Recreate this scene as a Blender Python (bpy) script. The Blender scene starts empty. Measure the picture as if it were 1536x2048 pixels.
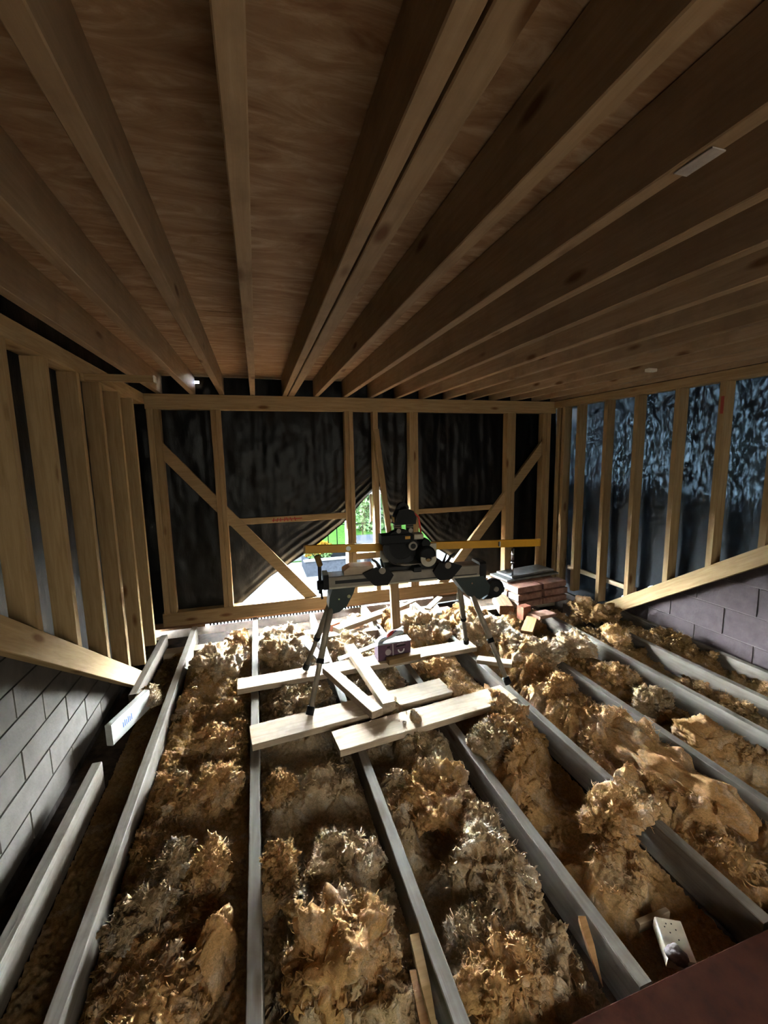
import bpy, math, random
import numpy as np
from mathutils import Vector, Matrix

SC = bpy.context.scene
COL = SC.collection
rnd = random.Random(7)

# ------------------------------------------------------------------ camera
F_PX, YAW, PITCH, ROLL = 845.85, 0.289177, 0.134977, -0.018719
EYE = Vector((0, 0, 1.6))
cam = bpy.data.cameras.new('camera')
cam.sensor_fit = 'HORIZONTAL'
cam.sensor_width = 36.0
cam.lens = F_PX / 1536 * 36.0
cam.clip_start = 0.02
cam.clip_end = 300
cam_o = bpy.data.objects.new('camera', cam)
COL.objects.link(cam_o)
_fw = Vector((math.sin(YAW) * math.cos(PITCH), math.cos(YAW) * math.cos(PITCH), -math.sin(PITCH)))
_r = Vector((math.cos(YAW), -math.sin(YAW), 0))
_u = _r.cross(_fw)
_c, _s = math.cos(ROLL), math.sin(ROLL)
_R, _U = _c * _r + _s * _u, -_s * _r + _c * _u
_m = Matrix((_R, _U, -_fw)).transposed().to_4x4()
_m.translation = EYE
cam_o.matrix_world = _m
SC.camera = cam_o

# ------------------------------------------------------------------ world, light, exposure
W = bpy.data.worlds.new('overcast_sky')
SC.world = W
W.use_nodes = True
bg = W.node_tree.nodes['Background']
bg.inputs[0].default_value = (0.83, 0.935, 1.0, 1)
bg.inputs[1].default_value = 290.0
SC.view_settings.view_transform = 'Standard'
SC.view_settings.look = 'None'
SC.view_settings.gamma = 1.0
SC.view_settings.use_curve_mapping = False
SC.view_settings.exposure = 1.1
SC.cycles.max_bounces = 8
SC.cycles.diffuse_bounces = 5
SC.cycles.glossy_bounces = 3
SC.cycles.transmission_bounces = 6
SC.cycles.sample_clamp_indirect = 4.0
SC.cycles.use_denoising = True
SC.cycles.use_adaptive_sampling = True
SC.cycles.adaptive_threshold = 0.03

# ------------------------------------------------------------------ materials
def nodes_mat(name):
    m = bpy.data.materials.new(name)
    m.use_nodes = True
    nt = m.node_tree
    b = nt.nodes['Principled BSDF']
    return m, nt, b

def link(nt, a, b):
    nt.links.new(a, b)

def ramp(nt, fac, stops):
    r = nt.nodes.new('ShaderNodeValToRGB')
    e = r.color_ramp.elements
    while len(e) < len(stops):
        e.new(0.5)
    for i, (p, c) in enumerate(stops):
        e[i].position = p
        e[i].color = (*c, 1)
    link(nt, fac, r.inputs[0])
    return r.outputs[0]

def coords(nt, scale=(1, 1, 1), kind='Object', rand=True):
    tc = nt.nodes.new('ShaderNodeTexCoord')
    mp = nt.nodes.new('ShaderNodeMapping')
    mp.inputs['Scale'].default_value = scale
    if rand:
        oi = nt.nodes.new('ShaderNodeObjectInfo')
        mu = nt.nodes.new('ShaderNodeMath')
        mu.operation = 'MULTIPLY'
        mu.inputs[1].default_value = 37.0
        link(nt, oi.outputs['Random'], mu.inputs[0])
        cx = nt.nodes.new('ShaderNodeCombineXYZ')
        for i in range(3):
            link(nt, mu.outputs[0], cx.inputs[i])
        link(nt, cx.outputs[0], mp.inputs['Location'])
    link(nt, tc.outputs[kind], mp.inputs['Vector'])
    return mp.outputs[0]

def noise(nt, vec, scale, detail=4, rough=0.6, dist=0.0):
    n = nt.nodes.new('ShaderNodeTexNoise')
    n.inputs['Scale'].default_value = scale
    n.inputs['Detail'].default_value = detail
    n.inputs['Roughness'].default_value = rough
    n.inputs['Distortion'].default_value = dist
    link(nt, vec, n.inputs['Vector'])
    return n.outputs['Fac']

def mix(nt, fac, a, b, mode='MIX'):
    m = nt.nodes.new('ShaderNodeMix')
    m.data_type = 'RGBA'
    m.blend_type = mode
    if isinstance(fac, (int, float)):
        m.inputs[0].default_value = fac
    else:
        link(nt, fac, m.inputs[0])
    for i, v in ((6, a), (7, b)):
        if isinstance(v, tuple):
            m.inputs[i].default_value = (*v, 1)
        else:
            link(nt, v, m.inputs[i])
    return m.outputs[2]

def bump(nt, b, h, strength=0.3, dist=0.01):
    n = nt.nodes.new('ShaderNodeBump')
    n.inputs['Strength'].default_value = strength
    n.inputs['Distance'].default_value = dist
    link(nt, h, n.inputs['Height'])
    link(nt, n.outputs[0], b.inputs['Normal'])

def wood(name, lo, hi, knot, rough=0.75, knots=True, dirt=None):
    m, nt, b = nodes_mat(name)
    v = coords(nt, (1.2, 16, 16))
    g = noise(nt, v, 3.0, 5, 0.6, 0.6)
    c = ramp(nt, g, [(0.30, lo), (0.70, hi)])
    if knots:
        v2 = coords(nt, (2.2, 7, 7))
        vo = nt.nodes.new('ShaderNodeTexVoronoi')
        vo.inputs['Scale'].default_value = 1.0
        link(nt, v2, vo.inputs['Vector'])
        k = ramp(nt, vo.outputs['Distance'], [(0.07, (1, 1, 1)), (0.16, (0, 0, 0))])
        c = mix(nt, k, c, knot)
    # tone differs from board to board
    oi = nt.nodes.new('ShaderNodeObjectInfo')
    tone = ramp(nt, oi.outputs['Random'], [(0.0, (0.74, 0.70, 0.66)), (1.0, (1.1, 1.08, 1.05))])
    c = mix(nt, 1.0, c, tone, 'MULTIPLY')
    if dirt:
        v3 = coords(nt, (1, 1, 1))
        d = ramp(nt, noise(nt, v3, 3.5, 5, 0.65), [(0.48, (0, 0, 0)), (0.70, (0.75, 0.75, 0.75))])
        c = mix(nt, d, c, dirt)
    link(nt, c, b.inputs['Base Color'])
    b.inputs['Roughness'].default_value = rough
    b.inputs['Specular IOR Level'].default_value = 0.1
    bump(nt, b, g, 0.25, 0.004)
    return m

M = {}
M['pine'] = wood('pine_stud', (0.2659, 0.176, 0.08602), (0.3832, 0.2737, 0.1486), (0.1329, 0.06256, 0.02346))
M['roofpine'] = wood('pine_ceiling_joist', (0.2728, 0.186, 0.1116), (0.3596, 0.2604, 0.1674), (0.1054, 0.0496, 0.0186), dirt=(0.186, 0.124, 0.0744))
M['joist'] = wood('old_floor_joist', (0.14, 0.125, 0.105), (0.22, 0.2, 0.175), (0.08, 0.055, 0.035), 0.7, dirt=(0.11, 0.085, 0.06))
M['plank'] = wood('scaffold_plank', (0.418, 0.33, 0.231), (0.594, 0.484, 0.363), (0.18, 0.12, 0.08), 0.8, dirt=(0.28, 0.23, 0.18))
M['pale'] = wood('pale_offcut', (0.55, 0.45, 0.32), (0.70, 0.60, 0.46), (0.25, 0.14, 0.07))
M['painted'] = wood('whitewashed_timber', (0.42, 0.434, 0.42), (0.504, 0.511, 0.49), (0.35, 0.35, 0.336), knots=False)
M['splint'] = wood('fresh_split_wood', (0.2888, 0.1575, 0.06825), (0.495, 0.3, 0.15), (0.3, 0.15, 0.06), knots=False)
M['darkwood'] = wood('dark_old_wood', (0.10, 0.055, 0.03), (0.19, 0.11, 0.06), (0.05, 0.03, 0.02))

def ply():
    m, nt, b = nodes_mat('plywood_sheet')
    v = coords(nt, (1.2, 4.5, 1))
    g = noise(nt, v, 2.6, 6, 0.65, 1.6)
    c = ramp(nt, g, [(0.28, (0.19, 0.10, 0.05)), (0.50, (0.30, 0.19, 0.11)), (0.70, (0.46, 0.34, 0.23))])
    v2 = coords(nt, (2.5, 7, 1))
    k = ramp(nt, noise(nt, v2, 2.0, 3, 0.5, 1.0), [(0.68, (0, 0, 0)), (0.76, (0.6, 0.6, 0.6))])
    c = mix(nt, k, c, (0.50, 0.38, 0.27))
    link(nt, c, b.inputs['Base Color'])
    b.inputs['Roughness'].default_value = 0.7
    b.inputs['Specular IOR Level'].default_value = 0.1
    bump(nt, b, g, 0.1, 0.002)
    return m
M['ply'] = ply()

def plain(name, col, rough=0.6, metal=0.0, var=0.12, bscale=0, bst=0.2, spec=0.4):
    m, nt, b = nodes_mat(name)
    v = coords(nt)
    n = noise(nt, v, 14, 4, 0.6)
    lo = tuple(max(0, x * (1 - var * 1.6)) for x in col)
    hi = tuple(min(1, x * (1 + var)) for x in col)
    link(nt, ramp(nt, n, [(0.3, lo), (0.7, hi)]), b.inputs['Base Color'])
    b.inputs['Roughness'].default_value = rough
    b.inputs['Metallic'].default_value = metal
    b.inputs['Specular IOR Level'].default_value = spec
    if bscale:
        bump(nt, b, noise(nt, v, bscale, 5, 0.65), bst, 0.006)
    return m

M['brick'] = plain('red_brick', (0.24, 0.09, 0.054), 0.9, var=0.35, bscale=60, spec=0.05)
M['pinkbrick'] = plain('pink_brick', (0.3, 0.162, 0.12), 0.9, var=0.3, bscale=60, spec=0.05)
M['palemortar'] = plain('pale_mortared_brick', (0.66, 0.56, 0.50), 0.95, var=0.15, bscale=50, spec=0.05)
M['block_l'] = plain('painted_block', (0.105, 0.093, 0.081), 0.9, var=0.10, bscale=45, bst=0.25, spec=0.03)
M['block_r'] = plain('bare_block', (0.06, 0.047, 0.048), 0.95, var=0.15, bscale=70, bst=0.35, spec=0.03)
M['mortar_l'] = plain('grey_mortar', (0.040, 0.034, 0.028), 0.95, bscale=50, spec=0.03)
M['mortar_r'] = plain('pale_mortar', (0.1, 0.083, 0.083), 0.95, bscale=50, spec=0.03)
M['dark_matt'] = plain('dark_matt_masonry', (0.05, 0.04, 0.035), 0.95, var=0.4, bscale=40, spec=0.05)  # even dark tone; stands for shade on the low wall course
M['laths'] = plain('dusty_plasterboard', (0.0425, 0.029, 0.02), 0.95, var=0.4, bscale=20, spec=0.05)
M['deck'] = plain('chipboard_deck', (0.4, 0.304, 0.2), 0.85, var=0.2, bscale=60, spec=0.05)
M['steel'] = plain('red_oxide_steel', (0.045, 0.014, 0.008), 0.9, var=0.25, bscale=25, spec=0.05)
M['blackmetal'] = plain('black_metal', (0.009, 0.0095, 0.0105), 0.55, spec=0.25)
M['blackplastic'] = plain('black_plastic', (0.006, 0.00625, 0.007), 0.65, bscale=120, bst=0.05, spec=0.2)
M['greymetal'] = plain('dull_aluminium', (0.192, 0.168, 0.138), 0.5, 0.35)
M['legmetal'] = plain('grimy_leg_tube', (0.3, 0.255, 0.2025), 0.45, 0.25)
M['chrome'] = plain('chrome', (0.6, 0.608, 0.624), 0.2, 1.0)
M['green'] = plain('dark_green_paint', (0.0108, 0.0216, 0.0228), 0.45)
M['cream'] = plain('cream_casting', (0.403, 0.3705, 0.286), 0.55)
M['yellow'] = plain('yellow_level', (0.54, 0.264, 0.009), 0.42, var=0.06)
M['endcap'] = plain('amber_endcap', (0.18, 0.102, 0.024), 0.5)
M['white'] = plain('white_plastic', (0.80, 0.82, 0.82), 0.4, var=0.03)
M['vial'] = plain('clear_vial', (0.82, 0.86, 0.80), 0.2, var=0.03)
M['purple'] = plain('purple_printed_card', (0.1125, 0.05625, 0.09), 0.6, var=0.2)
M['greyprint'] = plain('grey_print', (0.45, 0.40, 0.40), 0.6)
M['foil'] = plain('silver_film', (0.576, 0.6, 0.64), 0.3, 0.3, bscale=18, bst=0.6)
M['paper'] = plain('white_paper', (0.72, 0.72, 0.72), 0.7, var=0.04)
M['redprint'] = plain('red_print', (0.55, 0.05, 0.03), 0.6)
M['navy'] = plain('navy_print', (0.05, 0.06, 0.16), 0.6)
M['blue'] = plain('blue_marker', (0.05, 0.13, 0.42), 0.7)
M['redmark'] = plain('red_crayon', (0.294, 0.042, 0.028), 0.8)
M['grey'] = plain('grey_rubble', (0.22, 0.19, 0.19), 0.95, var=0.25, bscale=40, spec=0.05)
M['slate'] = plain('grey_slate', (0.168, 0.162, 0.156), 0.8, var=0.2, bscale=40, spec=0.05)
M['tilered'] = plain('clay_rubble', (0.385, 0.231, 0.168), 0.9, var=0.25, bscale=40, spec=0.05)
M['offwhite'] = plain('offwhite_board', (0.80, 0.74, 0.62), 0.75, var=0.08)
M['hole'] = plain('dark_hole', (0.02, 0.015, 0.012), 0.9)
M['label'] = plain('worn_label', (0.384, 0.344, 0.32), 0.7, var=0.3)
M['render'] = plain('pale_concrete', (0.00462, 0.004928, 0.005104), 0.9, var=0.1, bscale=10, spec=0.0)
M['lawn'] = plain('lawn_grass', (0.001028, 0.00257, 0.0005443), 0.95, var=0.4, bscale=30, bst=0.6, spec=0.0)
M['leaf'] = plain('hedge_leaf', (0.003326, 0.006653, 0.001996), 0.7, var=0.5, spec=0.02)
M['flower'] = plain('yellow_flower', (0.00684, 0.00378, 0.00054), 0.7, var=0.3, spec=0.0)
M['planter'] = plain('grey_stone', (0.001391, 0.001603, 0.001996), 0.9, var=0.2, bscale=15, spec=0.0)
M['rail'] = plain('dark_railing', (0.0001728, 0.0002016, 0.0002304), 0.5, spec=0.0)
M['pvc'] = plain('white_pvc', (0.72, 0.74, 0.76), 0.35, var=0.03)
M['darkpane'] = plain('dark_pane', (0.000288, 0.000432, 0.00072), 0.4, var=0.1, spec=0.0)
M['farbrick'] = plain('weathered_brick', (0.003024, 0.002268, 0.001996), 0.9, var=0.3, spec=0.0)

def glass():
    m, nt, b = nodes_mat('window_glass')
    nt.nodes.remove(b)
    tr = nt.nodes.new('ShaderNodeBsdfTransparent')
    gl = nt.nodes.new('ShaderNodeBsdfGlossy')
    gl.inputs['Roughness'].default_value = 0.02
    v = coords(nt)
    link(nt, ramp(nt, noise(nt, v, 2), [(0.3, (0.90, 0.93, 0.94)), (0.7, (0.96, 0.97, 0.97))]), tr.inputs['Color'])
    mx = nt.nodes.new('ShaderNodeMixShader')
    mx.inputs[0].default_value = 0.06
    link(nt, tr.outputs[0], mx.inputs[1])
    link(nt, gl.outputs[0], mx.inputs[2])
    link(nt, mx.outputs[0], nt.nodes['Material Output'].inputs['Surface'])
    return m
M['glass'] = glass()

def wool(name, tan, pale, grey, greyness=0.5):
    m, nt, b = nodes_mat(name)
    v = coords(nt, rand=False)
    n1 = noise(nt, v, 4.5, 4, 0.6)
    c = ramp(nt, n1, [(0.32, tuple(x * 0.72 for x in tan)), (0.5, tan), (0.70, pale)])
    n2 = noise(nt, v, 9.0, 5, 0.7, 0.8)
    g = ramp(nt, n2, [(0.50, (0, 0, 0)), (0.68, (greyness, greyness, greyness))])
    c = mix(nt, g, c, grey)
    v2 = coords(nt, (1, 1.0, 1.6), rand=False)
    n3 = noise(nt, v2, 60, 6, 0.75, 0.5)
    n4 = noise(nt, coords(nt, (1, 1.3, 1.8), rand=False), 170, 4, 0.7, 1.0)
    nm = nt.nodes.new('ShaderNodeMath')
    nm.operation = 'ADD'
    link(nt, n3, nm.inputs[0])
    link(nt, n4, nm.inputs[1])
    nh = nt.nodes.new('ShaderNodeMath')
    nh.operation = 'MULTIPLY'
    nh.inputs[1].default_value = 0.5
    link(nt, nm.outputs[0], nh.inputs[0])
    n3 = nh.outputs[0]
    sp = ramp(nt, n3, [(0.38, (0.58, 0.52, 0.45)), (0.60, (1.12, 1.10, 1.08))])
    c = mix(nt, 1.0, c, sp, 'MULTIPLY')
    link(nt, c, b.inputs['Base Color'])
    b.inputs['Roughness'].default_value = 1.0
    b.inputs['Specular IOR Level'].default_value = 0.0
    bump(nt, b, n3, 0.5, 0.010)
    tr = nt.nodes.new('ShaderNodeBsdfTranslucent')
    link(nt, c, tr.inputs['Color'])
    ms = nt.nodes.new('ShaderNodeMixShader')
    ms.inputs[0].default_value = 0.5
    link(nt, b.outputs[0], ms.inputs[1])
    link(nt, tr.outputs[0], ms.inputs[2])
    link(nt, ms.outputs[0], nt.nodes['Material Output'].inputs['Surface'])
    return m
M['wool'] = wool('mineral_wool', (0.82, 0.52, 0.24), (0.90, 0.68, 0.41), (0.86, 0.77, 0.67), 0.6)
M['wool_pale_lit'] = wool('mineral_wool_pale_lit', (0.86, 0.66, 0.42), (0.92, 0.79, 0.60), (0.90, 0.86, 0.80), 0.85)  # paler copy of the wool, daylight from the gap put into its colour
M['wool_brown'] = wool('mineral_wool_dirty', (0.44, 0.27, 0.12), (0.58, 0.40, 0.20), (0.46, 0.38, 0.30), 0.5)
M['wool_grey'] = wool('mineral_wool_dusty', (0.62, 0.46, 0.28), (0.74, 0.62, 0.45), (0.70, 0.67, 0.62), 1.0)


def sheet(name, col, transl, trans_w, streak, gloss=0.35, bmp=0.35):
    m, nt, b = nodes_mat(name)
    v = coords(nt, streak, rand=False)
    n = noise(nt, v, 3.0, 6, 0.7, 0.4)
    link(nt, ramp(nt, n, [(0.35, tuple(x * 0.5 for x in col)), (0.75, col)]), b.inputs['Base Color'])
    b.inputs['Roughness'].default_value = gloss
    b.inputs['Specular IOR Level'].default_value = 0.15
    bump(nt, b, n, bmp, 0.01)
    if trans_w > 0:
        t = nt.nodes.new('ShaderNodeBsdfTranslucent')
        big = noise(nt, coords(nt, (1, 1, 1), rand=False), 1.1, 3, 0.5)
        patt = ramp(nt, n, [(0.41, (0.03, 0.03, 0.03)), (0.52, (0.28, 0.28, 0.28)), (0.65, (2.1, 2.1, 2.1))])
        patt = mix(nt, 1.0, patt, ramp(nt, big, [(0.35, (0.45, 0.45, 0.45)), (0.6, (1, 1, 1))]), 'MULTIPLY')
        fs = noise(nt, coords(nt, (2, 30, 7), rand=False), 3.0, 4, 0.7)
        patt = mix(nt, 1.0, patt, ramp(nt, fs, [(0.40, (0.45, 0.45, 0.45)), (0.62, (1.6, 1.6, 1.6))]), 'MULTIPLY')
        tc = mix(nt, 1.0, patt, transl, 'MULTIPLY')
        link(nt, tc, t.inputs['Color'])
        ad = nt.nodes.new('ShaderNodeAddShader')
        out = nt.nodes['Material Output']
        link(nt, b.outputs[0], ad.inputs[0])
        link(nt, t.outputs[0], ad.inputs[1])
        link(nt, ad.outputs[0], out.inputs['Surface'])
    return m
def veil(name, lo, hi):
    m, nt, b = nodes_mat(name)
    nt.nodes.remove(b)
    t = nt.nodes.new('ShaderNodeBsdfTranslucent')
    v = coords(nt, (1, 3, 1), rand=False)
    link(nt, ramp(nt, noise(nt, v, 2.5, 4, 0.6), [(0.35, lo), (0.7, hi)]), t.inputs['Color'])
    link(nt, t.outputs[0], nt.nodes['Material Output'].inputs['Surface'])
    return m
M['veil'] = veil('cloudy_polythene', (0.80, 0.80, 0.82), (0.98, 0.98, 0.99))
M['fill_veil'] = veil('fill_light_sheet', (0.0165, 0.0142, 0.0114), (0.0275, 0.0236, 0.019))  # low transmission, tuned to dim and warm the added fill light
M['blacksheet'] = sheet('black_polythene', (0.0055, 0.0050, 0.0050), (0.00001, 0.000009, 0.000008), 1, (5, 5, 1.4), 0.38)
M['bluesheet'] = sheet('blue_woven_tarpaulin', (0.007, 0.009, 0.012), (0.00034, 0.00050, 0.00065), 1, (2, 11, 6), 0.55, 0.08)

# ------------------------------------------------------------------ mesh helpers
def mesh_obj(name, verts, faces, mat, parent=None, smooth=False):
    me = bpy.data.meshes.new(name)
    me.from_pydata([tuple(v) for v in verts], [], faces)
    me.update()
    o = bpy.data.objects.new(name, me)
    if mat is not None:
        me.materials.append(M[mat] if isinstance(mat, str) else mat)
    if smooth:
        me.polygons.foreach_set('use_smooth', [True] * len(me.polygons))
    COL.objects.link(o)
    if parent is not None:
        par(o, parent)
    return o

def par(o, parent):
    o.parent = parent
    o.matrix_parent_inverse = Matrix.Translation(parent['_loc'] if '_loc' in parent else parent.location).inverted() if parent.type == 'EMPTY' else parent.matrix_basis.inverted()

def tag(o, label=None, cat=None, group=None, kind=None):
    if label:
        o['label'] = label
    if cat:
        o['category'] = cat
    if group:
        o['group'] = group
    if kind:
        o['kind'] = kind
    return o

def thing(name, loc, label=None, cat=None, group=None, kind=None):
    e = bpy.data.objects.new(name, None)
    e.empty_display_size = 0.05
    e.location = loc
    COL.objects.link(e)
    return tag(e, label, cat, group, kind)

def beam(name, a, b, w, h, mat, parent=None, up=(0, 0, 1), c=0.003):
    """square timber from a to b (centre line), w across, h along up"""
    a, b = Vector(a), Vector(b)
    d = b - a
    L = d.length
    x = d.normalized()
    y = Vector(up).cross(x)
    if y.length < 1e-5:
        y = Vector((0, 1, 0)).cross(x)
    y.normalize()
    z = x.cross(y)
    hw, hh = w / 2, h / 2
    c = min(c, hw * 0.4, hh * 0.4)
    prof = [(-hw + c, -hh), (hw - c, -hh), (hw, -hh + c), (hw, hh - c), (hw - c, hh), (-hw + c, hh), (-hw, hh - c), (-hw, -hh + c)]
    vs = [(-L / 2, p, q) for p, q in prof] + [(L / 2, p, q) for p, q in prof]
    fs = [(i, i + 8, (i + 1) % 8 + 8, (i + 1) % 8) for i in range(8)]
    fs += [tuple(range(8)), tuple(range(15, 7, -1))]
    o = mesh_obj(name, vs, [tuple(reversed(f)) for f in fs], mat)
    mt = Matrix((x, y, z)).transposed().to_4x4()
    mt.translation = (a + b) / 2
    o.matrix_basis = mt
    if parent is not None:
        par(o, parent)
    return o

def box(name, x0, x1, y0, y1, z0, z1, mat, parent=None, c=0.003):
    dims = (x1 - x0, y1 - y0, z1 - z0)
    i = dims.index(max(dims))
    m = Vector(((x0 + x1) / 2, (y0 + y1) / 2, (z0 + z1) / 2))
    e = Vector((0, 0, 0))
    e[i] = dims[i] / 2
    if i == 0:
        return beam(name, m - e, m + e, dims[1], dims[2], mat, parent, c=c)
    if i == 1:
        return beam(name, m - e, m + e, dims[0], dims[2], mat, parent, c=c)
    return beam(name, m - e, m + e, dims[0], dims[1], mat, parent, up=(0, 1, 0), c=c)

def tube(name, pts, r, mat, parent=None, n=12, caps=True):
    """round bar through the points; r number or list"""
    pts = [Vector(p) for p in pts]
    rs = r if isinstance(r, (list, tuple)) else [r] * len(pts)
    vs, fs = [], []
    for i, p in enumerate(pts):
        d = (pts[min(i + 1, len(pts) - 1)] - pts[max(i - 1, 0)]).normalized()
        s = Vector((0, 0, 1)).cross(d)
        if s.length < 1e-4:
            s = Vector((1, 0, 0))
        s.normalize()
        t = d.cross(s)
        for k in range(n):
            a = 2 * math.pi * k / n
            vs.append(p + (s * math.cos(a) + t * math.sin(a)) * rs[i])
    for i in range(len(pts) - 1):
        for k in range(n):
            fs.append((i * n + k, i * n + (k + 1) % n, (i + 1) * n + (k + 1) % n, (i + 1) * n + k))
    if caps:
        fs.append(tuple(range(n - 1, -1, -1)))
        fs.append(tuple(range((len(pts) - 1) * n, len(pts) * n)))
    o = mesh_obj(name, vs, fs, mat, parent)
    for p in o.data.polygons:
        p.use_smooth = len(p.vertices) == 4
    return o

def prism(name, poly, axis, lo, hi, mat, parent=None):
    """poly in the plane normal to axis ('x': (y,z), 'y': (x,z), 'z': (x,y)), extruded lo..hi"""
    def P(u, v, w):
        return {'x': (w, u, v), 'y': (u, w, v), 'z': (u, v, w)}[axis]
    n = len(poly)
    vs = [P(u, v, lo) for u, v in poly] + [P(u, v, hi) for u, v in poly]
    fs = [tuple(range(n)), tuple(range(2 * n - 1, n - 1, -1))]
    fs += [(i, i + n, (i + 1) % n + n, (i + 1) % n) for i in range(n)]
    o = mesh_obj(name, vs, fs, mat, parent)
    import bmesh
    bm = bmesh.new()
    bm.from_mesh(o.data)
    bmesh.ops.recalc_face_normals(bm, faces=bm.faces)
    bm.to_mesh(o.data)
    bm.free()
    return o

def disc_poly(cx, cy, r, n=20, a0=0, a1=2 * math.pi):
    return [(cx + r * math.cos(a0 + (a1 - a0) * i / n), cy + r * math.sin(a0 + (a1 - a0) * i / n)) for i in range(n if a1 - a0 > 6.28 else n + 1)]

def arc_band(cx, cy, r0, r1, a0, a1, n=16):
    o = [(cx + r1 * math.cos(a0 + (a1 - a0) * i / n), cy + r1 * math.sin(a0 + (a1 - a0) * i / n)) for i in range(n + 1)]
    return o + [(cx + r0 * math.cos(a1 - (a1 - a0) * i / n), cy + r0 * math.sin(a1 - (a1 - a0) * i / n)) for i in range(n + 1)]

def clip_poly(poly, f):
    """keep the part of poly where f(u,v) >= 0 (f linear)"""
    out = []
    for i, p in enumerate(poly):
        q = poly[(i + 1) % len(poly)]
        fp, fq = f(*p), f(*q)
        if fp >= 0:
            out.append(p)
        if fp * fq < 0:
            t = fp / (fp - fq)
            out.append((p[0] + (q[0] - p[0]) * t, p[1] + (q[1] - p[1]) * t))
    return out

# ---- vectorised gradient noise for the torn wool and the sheeting
_rs = np.random.RandomState(11)
_perm = np.concatenate([_rs.permutation(256)] * 3)
_grad = _rs.normal(size=(256, 3))
_grad /= np.linalg.norm(_grad, axis=1)[:, None]

def pn(x, y, z):
    xi, yi, zi = np.floor(x).astype(int), np.floor(y).astype(int), np.floor(z).astype(int)
    xf, yf, zf = x - xi, y - yi, z - zi
    xi, yi, zi = xi & 255, yi & 255, zi & 255
    def fd(t):
        return t * t * t * (t * (t * 6 - 15) + 10)
    u, v, w = fd(xf), fd(yf), fd(zf)
    def g(a, b, c):
        h = _perm[_perm[_perm[xi + a] + yi + b] + zi + c]
        q = _grad[h]
        return q[..., 0] * (xf - a) + q[..., 1] * (yf - b) + q[..., 2] * (zf - c)
    x00 = g(0, 0, 0) * (1 - u) + g(1, 0, 0) * u
    x10 = g(0, 1, 0) * (1 - u) + g(1, 1, 0) * u
    x01 = g(0, 0, 1) * (1 - u) + g(1, 0, 1) * u
    x11 = g(0, 1, 1) * (1 - u) + g(1, 1, 1) * u
    return ((x00 * (1 - v) + x10 * v) * (1 - w) + (x01 * (1 - v) + x11 * v) * w) * 1.6

def grid_mesh(name, P, mat, parent=None, closed=False):
    """P: (n,m,3) array -> smooth quad grid"""
    n, m = P.shape[:2]
    me = bpy.data.meshes.new(name)
    me.vertices.add(n * m)
    me.vertices.foreach_set('co', P.reshape(-1).astype(np.float32))
    i, j = np.meshgrid(np.arange(n - 1), np.arange(m - 1), indexing='ij')
    a = (i * m + j).ravel()
    q = np.stack([a, a + 1, a + m + 1, a + m], 1)[:, ::-1]
    nf = len(q)
    me.loops.add(nf * 4)
    me.loops.foreach_set('vertex_index', q.ravel().astype(np.int32))
    me.polygons.add(nf)
    me.polygons.foreach_set('loop_start', np.arange(0, nf * 4, 4, dtype=np.int32))
    me.polygons.foreach_set('loop_total', np.full(nf, 4, dtype=np.int32))
    me.polygons.foreach_set('use_smooth', np.ones(nf, dtype=bool))
    me.update(calc_edges=True)
    me.materials.append(M[mat])
    o = bpy.data.objects.new(name, me)
    COL.objects.link(o)
    if parent is not None:
        par(o, parent)
    return o

# ================================================================== THE SETTING
D = 4.305            # inner face of the far stud wall
ZC = 2.183           # underside of the ceiling joists
ZB = 2.36            # underside of the ceiling boards
XL, XR = -0.925, 3.40  # inner faces of the side stud walls
TAN = 0.645          # roof pitch
YF = 3.45            # foot of the rafters
def rafter_z(y):
    return (YF - y) * TAN

# ---- ceiling: plywood sheets on joists
ceiling = thing('ceiling', (1.2, 2.0, ZB), kind='structure')
for y0, y1 in ((-0.35, 0.046), (0.05, 2.488), (2.492, 4.56)):
    for x0, x1 in ((-1.22, 0.003), (0.007, 1.223), (1.227, 2.443), (2.447, 3.68)):
        s = mesh_obj('plywood_sheet', [(x, y, z) for x in (x0, x1) for y in (y0, y1) for z in (ZB, ZB + 0.018)],
                     [(0, 1, 3, 2), (4, 6, 7, 5), (0, 4, 5, 1), (2, 3, 7, 6), (0, 2, 6, 4), (1, 5, 7, 3)], 'ply', ceiling)
box('roof_felt', -1.25, 3.72, -0.40, 4.62, ZB + 0.0185, ZB + 0.03, 'dark_matt', ceiling)
JX = [-0.81, -0.53, -0.275, 0.003, 0.302, 0.61, 0.902, 1.175, 1.46, 1.745, 2.03, 2.315, 2.60, 2.885, 3.17, 3.43]
for i, x in enumerate(JX):
    w = 0.045
    jw = rnd.uniform(-0.008, 0.008)
    beam('ceiling_joist', (x + jw, -0.30, (ZC + ZB) / 2 - 0.001), (x, 4.40, (ZC + ZB) / 2 - 0.001), w, ZB - ZC - 0.004, 'roofpine', ceiling)
beam('ceiling_joist', (0.360, -0.30, (ZC + ZB) / 2 - 0.004), (0.364, 4.36, (ZC + ZB) / 2 - 0.004), 0.060, ZB - ZC - 0.006, 'roofpine', ceiling)
box('worn_label', 0.884, 0.920, 0.685, 0.765, ZC - 0.004, ZC - 0.001, 'label', ceiling, c=0.0005)
o = box('worn_label', 2.74, 2.81, 2.46, 2.50, ZC - 0.025, ZC - 0.003, 'offwhite', ceiling)

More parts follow.
